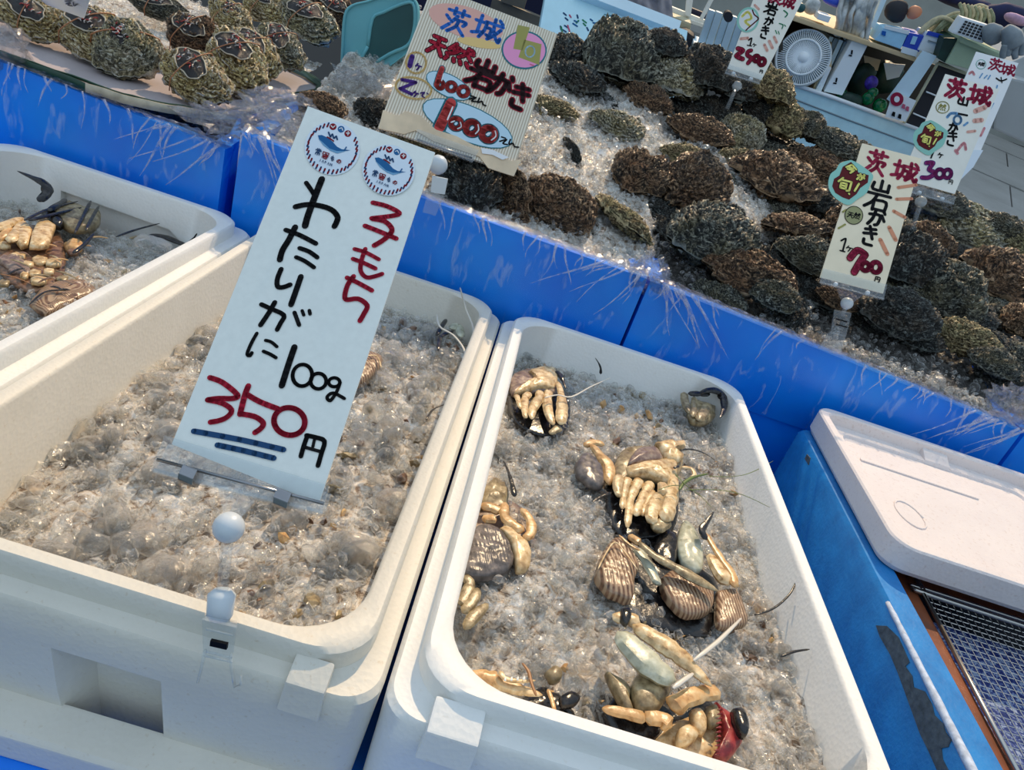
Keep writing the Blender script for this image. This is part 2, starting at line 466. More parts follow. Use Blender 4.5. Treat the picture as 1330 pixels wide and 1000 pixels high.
# ------------------------------------------------------------------ flat lettering on a card
def Card_up(c, dep, n):
    """a card on a plane of normal n through the ray of its lower left corner"""
    C = Card.__new__(Card); C.o = CP+ray(*c[3])*dep; C.n = V(n).normalized(); C.P = [atp(x, y, C.o, C.n) for x, y in c]
    C.x = (C.P[1]-C.P[0]).normalized(); C.lift = 0; return C
class Card:
    """A flat card given by the picture positions of its corners (tl, tr, br, bl) and the distance of its lower left corner."""
    def __init__(s, c, dep):
        rs = [ray(*p) for p in c]
        A = np.array([rs[1], -rs[2], rs[3]]).T
        t = np.linalg.solve(A, np.array(rs[0])); t = np.array([1, *t]); t *= dep/t[3]
        s.P = [CP+rs[i]*float(t[i]) for i in range(4)]
        s.o = s.P[3]; s.n = (s.P[1]-s.P[0]).cross(s.P[3]-s.P[0]).normalized()
        if s.n.dot(CP-s.o) < 0: s.n = -s.n
        s.x = (s.P[1]-s.P[0]).normalized(); s.lift = 0
    def at(s, x, y, lift=0.0):
        p = atp(x, y, s.o, s.n); return p+s.n*lift
    def body(s, th, name, mat, parent, corners=None, lift=0):
        mb = MB(); P = s.P if corners is None else [s.at(*c) for c in corners]
        mb.prism([p+s.n*(lift-th) for p in P], s.n*th)
        return mb.obj(name, mat, parent)
    def ink(s, mat, strokes, parent, w, name='lettering', fr=(0, 0, 1), lift=.0004, sub=3):
        """strokes: lists of picture points inside the crop fr = (ox, oy, scale); w = stroke width in crop pixels"""
        mb = MB(); ox, oy, sc = fr; s.lift += .00004; lf = lift+s.lift
        for st in strokes:
            ww = w
            if isinstance(st, tuple): st, ww = st
            q = smoothline([(a, b, 0) for a, b in st], sub) if len(st) > 2 and sub > 1 else [V((a, b, 0)) for a, b in st]
            q = [s.at(ox+p.x/sc, oy+p.y/sc) for p in q]
            hw = ww/sc*px_size(q[0])/2*1.14
            n = len(q)
            for i in range(n-1):                      # one round-ended quad per segment
                a, b = q[i], q[i+1]; d = (b-a)
                if d.length < 1e-7: continue
                d.normalize(); c = d.cross(s.n)*hw
                vs = [a+c, a-c, b-c, b+c]
                mb.add([v+s.n*lf for v in vs], [(0, 1, 2, 3)])
            for a in ([q[0], q[-1]]+q[1:-1]):
                k = 8
                e1 = s.x; e2 = s.n.cross(s.x)
                mb.add([a+(e1*math.cos(2*PI*j/k)+e2*math.sin(2*PI*j/k))*hw+s.n*lf for j in range(k)], [tuple(range(k))])
        return mb.obj(name, mat, parent)
    def fill(s, mat, polys, parent, name='lettering', fr=(0, 0, 1), lift=.0003, sub=1):
        ox, oy, sc = fr; s.lift += .00004; lf = lift+s.lift
        for po in polys:
            mb = MB()
            if sub > 1:
                po = smoothline([(a, b, 0) for a, b in po]+[(po[0][0], po[0][1], 0)], sub)[:-1]; po = [(p.x, p.y) for p in po]
            q = [s.at(ox+a/sc, oy+b/sc, lf) for a, b in po]
            mb.add(q, [tuple(range(len(q)))])
            me = mb.obj(name, mat, parent)
        return me
    def kanji(s, mat, key, box, parent, w, name='lettering', ang=19.5, **kw):
        """a character drawn in a unit square, box = (cx, cy, width, height) in picture pixels, turned by ang"""
        cx, cy, bw, bh = box; a = math.radians(ang); out = []
        sh = kw.pop('shear', .0)
        for st in GLYPH[key]:
            o = []
            for u, v in st:
                x = (u-.5)*bw - sh*(v-.5)*bh; y = (v-.5)*bh
                o.append((cx+x*math.cos(a)-y*math.sin(a), cy+x*math.sin(a)+y*math.cos(a)))
            out.append(o)
        return s.ink(mat, out, parent, w, name, sub=1, **kw)
def strokes_of(key, box, ang=19.5):
    cx, cy, bw, bh = box; a = math.radians(ang)
    return [[(cx+(u-.5)*bw*math.cos(a)-(v-.5)*bh*math.sin(a), cy+(u-.5)*bw*math.sin(a)+(v-.5)*bh*math.cos(a)) for u, v in st] for st in GLYPH[key]]
GLYPH = {
 'ibara': [[(.08, .16), (.92, .16)], [(.34, .02), (.34, .28)], [(.66, .02), (.66, .28)], [(.06, .40), (.22, .52)], [(.04, .95), (.26, .70)],
           [(.50, .30), (.32, .60)], [(.42, .46), (.88, .46), (.80, .62)], [(.58, .50), (.52, .74), (.26, .98)], [(.56, .68), (.92, .98)]],
 'ki': [[(.02, .34), (.34, .34)], [(.18, .08), (.18, .82)], [(.0, .88), (.36, .74)], [(.38, .28), (.98, .28)], [(.42, .28), (.40, .66), (.28, .98)],
        [(.42, .52), (.62, .52), (.60, .82), (.50, .80)], [(.66, .06), (.72, .56), (.96, .96), (1, .78)], [(.94, .42), (.76, .74), (.58, .96)], [(.82, .06), (.94, .18)]],
 'yama': [[(.5, .0), (.5, .34)], [(.18, .12), (.18, .36), (.84, .36)], [(.84, .12), (.84, .38)]],
 'iwa': [[(.5, .0), (.5, .30)], [(.2, .10), (.2, .32), (.80, .32)], [(.80, .10), (.80, .34)], [(.04, .46), (.96, .46)], [(.44, .46), (.30, .72), (.02, .92)],
         [(.36, .66), (.36, .98)], [(.36, .66), (.84, .66), (.84, .98)], [(.36, .95), (.84, .95)]],
 'ka': [[(.05, .32), (.62, .28), (.60, .80), (.44, .92)], [(.34, .04), (.26, .56), (.06, .94)], [(.72, .26), (.90, .58)], [(.80, .04), (.88, .16)], [(.92, .0), (1, .12)]],
 'kk': [[(.05, .32), (.62, .28), (.60, .80), (.44, .92)], [(.34, .04), (.26, .56), (.06, .94)], [(.72, .26), (.90, .58)]],
 'kic': [[(.14, .20), (.82, .12)], [(.10, .42), (.90, .32)], [(.40, .02), (.72, .62)], [(.20, .70), (.26, .92), (.78, .94)]],
 'ten': [[(.14, .14), (.86, .14)], [(.06, .46), (.94, .46)], [(.50, .14), (.48, .50), (.06, .96)], [(.52, .50), (.94, .96)]],
 'nen': [[(.26, .02), (.06, .40)], [(.22, .18), (.44, .20), (.30, .48), (.04, .64)], [(.18, .30), (.30, .38)], [(.52, .24), (.96, .24)], [(.74, .02), (.70, .34), (.48, .62)], [(.74, .30), (.96, .60)],
         [(.86, .04), (.94, .12)], [(.10, .78), (.04, .94)], [(.34, .78), (.38, .92)], [(.58, .78), (.64, .92)], [(.82, .76), (.94, .94)]],
 'ima': [[(.50, .02), (.04, .44)], [(.50, .02), (.96, .42)], [(.32, .40), (.66, .40)], [(.20, .60), (.78, .60), (.52, .96)]],
 'shun': [[(.30, .02), (.06, .36)], [(.22, .18), (.90, .18), (.88, .86), (.72, .92)], [(.26, .40), (.26, .80)], [(.26, .40), (.62, .40), (.62, .80)], [(.26, .60), (.62, .60)], [(.26, .80), (.62, .80)]],
 'ga': [[(.05, .32), (.62, .28), (.60, .80), (.44, .92)], [(.34, .04), (.26, .56), (.06, .94)], [(.72, .26), (.90, .58)], [(.80, .02), (.86, .14)]],
 'ke': [[(.30, .05), (.05, .5)], [(.22, .32), (.92, .32)], [(.60, .32), (.58, .60), (.40, .98)]],
 'en': [[(.14, .08), (.14, .96)], [(.14, .08), (.86, .08), (.86, .92), (.74, .94)], [(.5, .10), (.5, .50)], [(.14, .50), (.86, .50)]],
 'toko': [[(.5, .0), (.5, .16)], [(.24, .04), (.32, .16)], [(.76, .04), (.66, .16)], [(.06, .36), (.08, .22), (.94, .22), (.90, .36)], [(.32, .34), (.32, .52), (.68, .52), (.68, .34), (.32, .34)],
          [(.18, .96), (.18, .66), (.82, .66), (.82, .92)], [(.5, .54), (.5, .98)]],
 'iwao': [[(.05, .1), (.45, .1), (.45, .45), (.05, .45), (.05, .1)], [(.55, .08), (.9, .08), (.92, .3)], [(.52, .48), (.94, .48)], [(.56, .30), (.90, .46)], [(.08, .62), (.92, .62)], [(.3, .62), (.1, .9)], [(.32, .74), (.32, .96), (.8, .96), (.8, .74), (.32, .74)]],
 'mo': [[(.5, .04), (.40, .70), (.56, .96), (.86, .80), (.86, .66)], [(.18, .30), (.80, .34)], [(.14, .54), (.76, .56)]],
 'no': [[(.52, .16), (.34, .80), (.14, .72), (.10, .44), (.44, .12), (.80, .20), (.92, .56), (.60, .90)]],
 'mi': [[(.15, .15), (.55, .12), (.25, .8), (.1, .65), (.5, .5), (.9, .75)], [(.75, .4), (.6, .9)]],
 'to': [[(.3, .1), (.4, .45)], [(.8, .25), (.3, .55), (.3, .85), (.85, .85)]],
}
# ------------------------------------------------------------------ white fish boxes
W, D = .36, .6645
BH = .115
LEDGE, LIP, LH = .0139, .0150, .0193
def fish_box(x0, name_label, foam, handle_front=False, handle_back=None, stub=None, group='white foam fish boxes'):
    x1 = x0+W
    x0 += .0012; x1 -= .0012
    root = thing('foam_box', name_label, 'box', (x0+W/2, D/2, -BH), group)
    prof = [(.003, -BH, .020), (.001, -.030, .020), (.0, -.004, .024), (.003, 0, .024), (LEDGE-.003, .0005, .034), (LEDGE, .003, .036), (LEDGE+.0005, LH-.003, .036),
            (LEDGE+.003, LH, .037), (LEDGE+LIP-.003, LH, .046), (LEDGE+LIP, LH-.003, .048), (LEDGE+LIP+.006, -BH+.02, .045), (LEDGE+LIP+.012, -BH+.014, .04)]
    mb = MB()
    mb.loft([rrect(x0+i, x1-i, 0+i*.9, D-i*.9, r, z, 8) for i, z, r in prof])
    o = mb.obj('box_body', foam, root)
    cuts = []
    if handle_front:
        c = MB()
        hx0, hx1 = -.197, -.118
        c.hexa([V((hx0+.012, -.01, -.14)), V((hx1, -.01, -.14)), V((hx1-.002, .022, -.14)), V((hx0+.022, .022, -.14))],
               [V((hx0-.010, -.01, -.030)), V((hx1-.012, -.01, -.030)), V((hx1-.014, .022, -.036)), V((hx0+.012, .022, -.036))])
        cuts.append(c)
    if handle_back:
        hx0, hx1 = handle_back
        c = MB()
        c.loft([[V((hx0, y, -.09)), V((hx1+.02, y, -.09)), V((hx1+.012, y, -.035)), V((hx1-.004, y, -.024)), V((hx0, y, -.020))] for y in (D-LEDGE-LIP-.03, D-LEDGE-LIP+.012)])
        cuts.append(c)
    for c in cuts:
        co = c.obj('cutter', foam)
        md = o.modifiers.new('cut', 'BOOLEAN'); md.object = co; md.operation = 'DIFFERENCE'; md.solver = 'EXACT'
        dg = bpy.context.evaluated_depsgraph_get()
        co.location = V(root['_o'])*0
        co.parent = root; co.location = -V(root['_o'])
        dg.update()
        me = bpy.data.meshes.new_from_object(o.evaluated_get(dg))
        o.modifiers.clear(); o.data = me
        bpy.data.objects.remove(co)
    o.data.polygons.foreach_set('use_smooth', [True]*len(o.data.polygons))
    o.data.set_sharp_from_angle(angle=math.radians(42))
    if stub:
        sx0, sx1, out = stub
        MB().hexa([V((sx0, -.004-out, -.020)), V((sx1, -.004-out, -.020)), V((sx1, .010, -.020)), V((sx0, .010, -.020))],
                  [V((sx0+.001, -.002-out, .004)), V((sx1-.001, -.002-out, .004)), V((sx1-.001, .0135, .0125)), V((sx0+.001, .0135, .0125))]).obj('locking_tab', foam, root, bevel=.0015)
    return root
boxB = fish_box(-W, 'yellowed white foam fish box with the tall white price card clipped to it', 'foam_aged', True, None, (-.058, -.032, .0))
boxC = fish_box(0, 'clean white foam fish box holding several crabs on ice, nearest the blue cooler', 'foam_white', False, None, (.030, .064, .004))
boxA = fish_box(-2*W, 'white foam fish box with crab legs in it, cut by the left edge', 'foam_white', False, (-.62, -.465))
# the foot flange of the middle box
mb = MB()
mb.loft([[V((x, .004, -.0845)), V((x, -.018, -.091)), V((x, -.021, -.094)), V((x, -.021, -.1145)), V((x, .004, -.1145))] for x in (-W+.002, -.004)])
mb.obj('foot_flange', 'foam_aged', boxB, bevel=.0015)

# ------------------------------------------------------------------ table, plinth, crates
t = MB().box((-.34, .27, -.515), (1.44, .74, .80), None).obj('display_table', 'tarp_blue', None, bevel=.004, origin=V((-.34, .27, -.915)))
tag(t, 'table draped in blue sheeting under the three white foam boxes', 'table')
pl = MB().hexa([V((-1.1, .690, -.95)), V((1.45, .690, -.95)), V((1.45, 1.36, -.95)), V((-1.1, 1.36, -.95))],
               [V((-1.1, .680, -.024)), V((1.45, .680, -.024)), V((1.45, 1.36, -.024)), V((-1.1, 1.36, -.024))]).obj('display_plinth', 'crate_blue', None, bevel=.003, origin=V((0, 1, -.95)))
tag(pl, 'long blue plinth on which the film-wrapped blue crates stand', 'table')

CY = .6765
def crate(label, fl, fr, bl, br, zl, zr, sag=.0, group='blue crates wrapped in clear film'):
    """front corners at x = fl, fr on y = CY; back corners bl, br on y = 1.33; rim height zl at the left, zr at the right"""
    root = thing('blue_crate', label, 'crate', ((fl+fr)/2, 1.0, -.024), group)
    th = .022; n = 24
    def rim(x): 
        u = (x-fl)/(fr-fl); return lerp(zl, zr, u) - sag*4*u*(1-u)
    # front wall, slightly bulged, as a grid
    def wall(a, b, za, zb, nrm, bulge, zf=None):
        a = V(a); b = V(b); nrm = V(nrm).normalized(); rings = []
        for i in range(n+1):
            u = i/n; p = a.lerp(b, u); z1 = zf(p.x) if zf else lerp(za, zb, u); q = []
            for k in range(7):
                v = k/6; bb = bulge*math.sin(PI*v)*math.sin(PI*u)**.5
                q.append(V((p.x, p.y, lerp(-.024, z1, v))) + nrm*bb)
            for k in (6, 0): 
                q.append(V((p.x, p.y, z1 if k else -.024)) - nrm*th)
            rings.append(q)
        return rings
    mb = MB()
    mb.loft(wall((fl, CY, 0), (fr, CY, 0), 0, 0, (0, -1, 0), .006, rim)).obj('front_wall', 'crate_blue', root, smooth=True, sharp=.7)
    MB().loft(wall((bl, 1.33, 0), (br, 1.33, 0), zl, zr, (0, 1, 0), .0)).obj('back_wall', 'crate_blue', root, smooth=True, sharp=.7)
    MB().loft(wall((fl+.0, CY+.001, 0), (bl, 1.33, 0), zl-.001, zl, (-1, -.1, 0), .003)).obj('side_wall', 'crate_blue', root, smooth=True, sharp=.7)
    MB().loft(wall((fr-.0, CY+.001, 0), (br, 1.33, 0), zr-.001, zr, (1, -.1, 0), .003)).obj('side_wall', 'crate_blue', root, smooth=True, sharp=.7)
    MB().hexa([V((fl+.01, CY+.01, -.0235)), V((fr-.01, CY+.01, -.0235)), V((br-.01, 1.32, -.0235)), V((bl+.01, 1.32, -.0235))],
              [V((fl+.01, CY+.01, .0)), V((fr-.01, CY+.01, .0)), V((br-.01, 1.32, .0)), V((bl+.01, 1.32, .0))]).obj('bottom', 'crate_blue', root)
    # clear film over the front wall and round the rim
    mb = MB(); rings = []; rnd = random.Random(int(abs(fl)*1000))
    N = 110; K = 26
    for i in range(N+1):
        u = i/N; x = lerp(fl+.002, fr-.002, u); zt = rim(x); q = []
        for k in range(K+1):
            v = k/K
            if v < .8: y = CY-.0075-.006*math.sin(PI*v/.8)*math.sin(PI*u)**.5; z = lerp(-.018, zt+.003, v/.8)
            else: y = lerp(CY-.0075, CY+th+.012, (v-.8)/.2); z = zt+.0035-.012*max(0, (v-.92)/.08)
            fold = noise.noise(V((x*38+z*14, z*9, fl*7)))**3*.010 + noise.noise(V((x*90-z*30, z*22, 3)))*.0012
            fold *= (.3+.9*v)
            q.append(V((x, y-fold-.0008, z+abs(fold)*.25)))
        rings.append(q)
    mb.loft(rings, False, False, closed=False).obj('film_wrap', 'clear_film', root, smooth=True)
    # the film's gathered edge lying along the rim
    mb = MB(); rings = []
    for i in range(N*2+1):
        u = i/(N*2); x = lerp(fl, fr, u); zt = rim(x); q = []
        for k in range(9):
            v = k/8
            nn = noise.noise(V((x*55, v*3, 1.3+fl)))
            endp = math.exp(-min(abs(x-fl), abs(x-fr))/.03)
            amp = .0035+.014*endp
            y = CY-.009+v*(.036+.01*nn); z = zt+.0045+abs(noise.noise(V((x*70, v*4, 9))))*amp*1.2-.018*max(0, v-.75)
            q.append(V((x+noise.noise(V((x*40, v*5, 4)))*.004, y-.004*endp+nn*.003, z)))
        rings.append(q)
    mb.loft(rings, False, False, closed=False).obj('film_edge', 'crumpled_film', root, smooth=True)
    # pleats of the film hanging from the rim
    mb = MB()
    for i in range(46):
        ed = rnd.random() < .45
        x = (fl+.09*rnd.random()**1.5 if rnd.random() < .5 else fr-.09*rnd.random()**1.5) if ed else rnd.uniform(fl, fr)
        L_ = rnd.uniform(.012, .05)*(1.6 if ed else 1); sl = rnd.uniform(-.5, .5)+(.9 if x < (fl+fr)/2 and ed else -.9 if ed else 0)
        zt = rim(x); pts = []; rr = []
        w_ = rnd.uniform(.0007, .0022)
        for k in range(7):
            v = k/6; z = zt+.006-v*L_; xx = min(fr-.004, max(fl+.004, x+sl*v*L_+.003*math.sin(v*4+i)))
            u = (xx-fl)/(fr-fl); vv = max(0, min(1, (z+.024)/(rim(xx)+.024)))
            pts.append(V((xx, CY-.0095-.0065*math.sin(PI*vv)*math.sin(PI*max(0, min(1, u)))**.5, z))); rr.append(w_*(1-v)**.7+.0003)
        mb.tube(pts, rr, 5, 1.0)
    o = mb.obj('film_pleats', 'film_crease', root, smooth=True); o['kind'] = 'stuff'
    return root
crL = crate('blue crate under the tray of opened oysters at the left', -1.06, -.424, -1.15, -.520, .126, .0955)
crM = crate('middle blue crate wrapped in film, under the corrugated cardboard price sign', -.4045, .1705, -.49, .16, .124, .113)
crR = crate('right blue crate wrapped in film with the 700 price card clipped on its front', .1755, .752, .175, .80, .112, .0785)
crR2 = crate('blue crate cut off by the right edge of the picture', .758, 1.36, .80, 1.5, .079, .075)

# bunches of film at the crate corners
def bunch(label, c, size, seed, sq=(1, .6, 1)):
    mb = MB(); c = V(c); rings = []
    for i in range(1, 15):
        t_ = PI*i/15; ring = []
        for j in range(26):
            a = 2*PI*j/26
            d = V((math.sin(t_)*math.cos(a)*sq[0], math.sin(t_)*math.sin(a)*sq[1], math.cos(t_)*sq[2]))
            k = 1+.75*noise.noise(d*2.6+V((seed, 0, 0)))+.35*noise.noise(d*7+V((0, seed, 0)))
            ring.append(c+d*size*k)
        rings.append(ring)
    o = mb.loft(rings).obj('film_bunch', 'crumpled_film', None, smooth=True, origin=c)
    tag(o, label, 'plastic film', 'gathered bunches of clear film'); return o
bunch('knot of crumpled clear film where the two oyster crates meet', (.172, .690, .112), .020, 1.3, (1.3, .8, 1.1))
bunch('crumpled clear film between the opened-oyster crate and the teal scoop', aty(370, 140, .80), .030, 2.1, (1.6, 1, .7))
bunch('crumpled clear film left of the corrugated sign, below the teal scoop', aty(470, 120, .95), .035, 3.7, (1.5, 1, .8))
bunch('wad of clear film gathered at the far right end of the crates', aty(1310, 525, .72), .024, 5.2, (1.3, 1, 1))
bunch('torn clear film standing up behind the right oyster pile', aty(1205, 262, 1.30), .030, 6.1, (1.6, .5, .8))
bunch('glossy film tucked under the right front edge of the paper tray', aty(292, 158, .700), .022, 9.1, (2.2, .8, .8))
bunch('film folds below the tray near the gap between the left and middle crates', aty(345, 150, .72), .024, 4.4, (1.8, .8, .8))
bunch('clear film at the left corner of the opened-oyster crate', aty(12, 68, .69), .024, 7.7, (1, .8, 1.2))

# ------------------------------------------------------------------ crushed ice
_ico = {}
def ico(sub):
    if sub not in _ico:
        bm = bmesh.new(); bmesh.ops.create_icosphere(bm, subdivisions=sub, radius=1)
        _ico[sub] = (np.array([v.co[:] for v in bm.verts]), np.array([[v.index for v in f.verts] for f in bm.faces])); bm.free()
    return _ico[sub]
def np_mesh(name, vs, fs, mat, smooth=True):
    me = bpy.data.meshes.new(name)
    k = fs.shape[1]
    me.vertices.add(len(vs)); me.vertices.foreach_set('co', vs.astype(np.float32).ravel())
    me.loops.add(fs.size); me.loops.foreach_set('vertex_index', fs.astype(np.int32).ravel())
    me.polygons.add(len(fs)); me.polygons.foreach_set('loop_start', np.arange(0, fs.size, k, dtype=np.int32))
    me.polygons.foreach_set('loop_total', np.full(len(fs), k, dtype=np.int32))
    me.polygons.foreach_set('use_smooth', np.full(len(fs), smooth))
    me.update(calc_edges=True); me.validate()
    me.materials.append(MATS[mat])
    return me
def rand_rot(rng, n):
    q = rng.normal(size=(n, 4)); q /= np.linalg.norm(q, axis=1)[:, None]
    w, x, y, z = q.T
    return np.stack([1-2*(y*y+z*z), 2*(x*y-z*w), 2*(x*z+y*w), 2*(x*y+z*w), 1-2*(x*x+z*z), 2*(y*z-x*w), 2*(x*z-y*w), 2*(y*z+x*w), 1-2*(x*x+y*y)], axis=1).reshape(n, 3, 3)
def chips(rng, pts, smin, smax, sub, flat=.55, rough=.22, fs_only=None):
    bv, bf = ico(sub); n = len(pts)
    R = rand_rot(rng, n)
    s = smin*(smax/smin)**(rng.random(n)**1.6)
    sc = np.stack([s, s*(.45+.5*rng.random(n)), s*(flat*.5+flat*rng.random(n))], axis=1)
    jit = 1+rough*rng.normal(size=(n, len(bv), 1))
    # smooth-ish per-shape jitter through random plane cuts
    v = bv[None]*np.clip(jit, .55, 1.5)
    for _ in range(3):
        pn = rng.normal(size=(n, 1, 3)); pn /= np.linalg.norm(pn, axis=2, keepdims=True)
        d = (v*pn).sum(2, keepdims=True); lim = .45+.35*rng.random((n, 1, 1))
        v = v-pn*np.maximum(0, d-lim)
    v = v*sc[:, None, :]
    v = np.einsum('nij,nkj->nki', R, v)+pts[:, None, :]
    f = bf[None]+(np.arange(n)*len(bv))[:, None, None]
    return v.reshape(-1, 3), f.reshape(-1, 3)
def height_grid(x0, x1, y0, y1, nx, ny, hf):
    xs = np.linspace(x0, x1, nx); ys = np.linspace(y0, y1, ny)
    vs = np.array([[x, y, hf(x, y)] for y in ys for x in xs])
    i = np.arange(nx*ny).reshape(ny, nx)
    fs = np.stack([i[:-1, :-1], i[:-1, 1:], i[1:, 1:], i[1:, :-1]], axis=-1).reshape(-1, 4)
    return vs, fs
def ice_field(label, rect, hf, seed, n1, n2, big=.013, group='beds of crushed ice', bed='ice_bed', inside=None, bumps=.006, floor=-.1, smin=.0028, stain=None):
    rng = np.random.default_rng(seed); x0, x1, y0, y1 = rect
    root = thing('crushed_ice', label, 'ice', ((x0+x1)/2, (y0+y1)/2, floor), group)
    root['kind'] = 'stuff'
    o3 = V(root['_o'])
    def bh(x, y):
        b = abs(noise.noise(V((x*45, y*45, seed)))*1.2)+.4*abs(noise.noise(V((x*110, y*110, seed+5)))) + .25*noise.noise(V((x*260, y*260, seed)))
        return hf(x, y)+bumps*(b-.5)-.002
    vs, fs = height_grid(x0, x1, y0, y1, int((x1-x0)/.0032), int((y1-y0)/.0042), bh)
    me = np_mesh('ice_bed', vs-np.array(o3), fs, bed)
    o = bpy.data.objects.new('ice_bed', me); COL.objects.link(o); o.parent = root; o['kind'] = 'stuff'
    def scatter(n, lo, hi):
        p = np.stack([rng.uniform(x0+.006, x1-.006, n), rng.uniform(y0+.006, y1-.006, n)], axis=1)
        if inside: p = np.array([q for q in p if inside(*q)])
        z = np.array([hf(x, y) for x, y in p])+rng.uniform(lo, hi, len(p))
        return np.concatenate([p, z[:, None]], axis=1)
    for nm, n, lo, hi, a, b, sub, mat, fl in (('ice_chunks', n1, -.004, .006, .005, big, 2, 'ice_glass', .6), ('ice_chips', n2, -.003, .007, smin, .007, 1, 'ice_clear', .8), ('ice_crumbs', n2, -.004, .003, smin*.8, .005, 1, 'ice_milky', .9)):
        if n <= 0: continue
        v, f = chips(rng, scatter(n, lo, hi), a, b, sub, fl, .05 if sub == 2 else .16)
        o = bpy.data.objects.new(nm, np_mesh(nm, v-np.array(o3), f, mat, sub == 2)); COL.objects.link(o); o.parent = root; o['kind'] = 'stuff'
    if stain:
        n_, fx = stain
        p = scatter(n_*4, -.002, .003); p = np.array([q for q in p if fx(q[0], q[1])][:n_])
        for nm, mat, sl in (('amber_shell_bits', 'crab_orange', slice(0, None, 3)), ('brown_shell_bits', 'crab_brown', slice(1, None, 3)), ('pale_shell_bits', 'crab_olive', slice(2, None, 3))):
            v, f = chips(rng, p[sl], .004, .012, 1, .35, .2)
            o = bpy.data.objects.new(nm, np_mesh(nm, v-np.array(o3), f, mat, False)); COL.objects.link(o); o.parent = root; o['kind'] = 'stuff'
    return root
IN = LEDGE+LIP+.002
def hB(x, y):
    u = (x+W)/W; v = y/D
    z = lerp(-.052, -.030, min(1, u*1.5)) + .020*math.exp(-((x+.05)/.10)**2-((y-.06)/.12)**2)
    z += .010*math.exp(-((x+.13)/.09)**2-((y-.40)/.14)**2) - .018*math.exp(-((x+.33)/.05)**2-((y-.10)/.10)**2)
    return z + .004*noise.noise(V((x*14, y*14, 0)))
def hC(x, y):
    z = -.034 + .014*math.exp(-((x-.12)/.09)**2-((y-.22)/.16)**2) + .010*math.exp(-((x-.25)/.1)**2-((y-.5)/.12)**2) + .008*math.exp(-((x-.3)/.07)**2-((y-.1)/.12)**2)
    return z + .005*noise.noise(V((x*16, y*16, 3)))
def hA(x, y):
    return -.052 + .012*math.exp(-((x+.42)/.08)**2-((y-.5)/.12)**2) + .004*noise.noise(V((x*15, y*15, 7)))
iceB = ice_field('heap of clear crushed ice filling the foam box under the tall price card', (-W+IN, -IN, IN, D-IN), hB, 11, 620, 3000, .021, bumps=.007, stain=(60, lambda x, y: (x > -.13 and y < .45) or y > .55))
iceC = ice_field('crushed ice around the crabs in the foam box beside the blue cooler', (IN, W-IN, IN, D-IN), hC, 12, 700, 3800, .013, stain=(150, lambda x, y: noise.noise(V((x*12, y*12, 2))) > -.05 and not (.05 < x < .17 and .1 < y < .42)))
iceA = ice_field('crushed ice with crab legs in the foam box at the left edge', (-2*W+IN, -W-IN, .25, D-IN), hA, 13, 300, 2600, .012, stain=(60, lambda x, y: True))

# the oyster piles: ice beneath, sloping up towards the back
def pile(x, y):
    k = .36-.12*min(1, max(0, (x-.25)/.6))
    return .100+k*max(0, y-.715)*(1-.12*max(0, y-1.0))+.004*noise.noise(V((x*9, y*9, 1)))
def hM(x, y): return pile(x, y)+.004-.02*max(0, (.70-y)/.03)-.05*max(0, (x-.165)/.05)
def hR(x, y):
    return pile(x, y)-.020-.02*max(0, x-.55)
iceM = ice_field('glittering crushed ice between the oysters behind the corrugated sign', (-.39, .215, .70, 1.30), hM, 21, 650, 4200, .014, floor=.0, bumps=.010)
iceR = ice_field('ice under the oysters of the right crate, painted dark as shade', (.178, .745, .70, 1.30), hR, 22, 260, 1500, .012, bed='ice_bed_shade', floor=.0, bumps=.01, group='beds of crushed ice')
iceR2 = ice_field('ice under the oysters at the right edge of the picture', (.765, 1.33, .70, 1.28), lambda x, y: hR(x, y)+.0, 23, 120, 900, .012, bed='ice_bed_shade', floor=.0, bumps=.01)
ice_field('patch of bright ice between the oysters near the 2500 card', (.10, .40, .92, 1.18), lambda x, y: pile(x, y)+.004-.05*(((x-.25)/.15)**2+((y-1.05)/.13)**2)**2*.3, 27, 160, 1100, .013, floor=.05)
# melting ice lying along the front rim of the right crate
def strip(x, y): return lerp(.108, .078, min(1, max(0, (x-.2)/.5)))-.004+.5*(y-.70)
ice_field('line of clear ice lumps along the front rim of the right crate', (.44, .72, .695, .735), strip, 24, 70, 300, .013, bed='ice_bed_shade', floor=.05)

# ------------------------------------------------------------------ blue cooler, lid, rack
cool = thing('blue_cooler', 'rough blue foam cooler with a peeled grey patch on its side', 'cooler', (.64, .23, -.915))
X0, X1, Y0, Y1, ZT = .436, .8466, -.1607, .624, .0
mb = MB()
rings = []
for i, z, r in ((.0, -.45, .012), (.0, ZT-.006, .012), (.004, ZT, .010), (.030, ZT, .012), (.034, ZT-.004, .012), (.040, ZT-.12, .012)):
    rings.append(rrect(X0+i, X1-i, Y0+i, Y1-i, r, z, 4))
mb.loft(rings); mb.obj('cooler_body', 'blue_foam', cool, smooth=True, sharp=.6)
MB().box(((X0+X1)/2, (Y0+Y1)/2, -.683), (X1-X0-.04, Y1-Y0-.04, .464)).obj('cooler_base', 'tarp_blue', cool)
plain('peeled_grey', (.09, .11, .12), .7, 160, .35, .5)
plain('worn_white', (.55, .62, .74), .7, 200, .25)
def on_side(pts, off=.0012):
    return [atx(x, y, X0)-V((off, 0, 0)) for x, y in pts]
pp = [(850+a/2.77, 640+b/2.77) for a, b in [(800, 478), (838, 480), (880, 520), (905, 575), (920, 610), (905, 625), (930, 660), (935, 700), (975, 715), (1000, 760), (1010, 800), (1040, 830), (1050, 860), (1070, 890), (1060, 915), (1035, 920), (1040, 960), (1060, 998), (1020, 998), (990, 930), (960, 870), (920, 760), (880, 650), (850, 580), (815, 520)]]
q = on_side(pp); mb = MB().prism(q, (.001, 0, 0)); mb.obj('peeled_patch', 'peeled_grey', cool)['label'] = 'ragged grey peeled patch'
q = on_side([(1028+22, 640-60+6), (1057, 586)], .001)
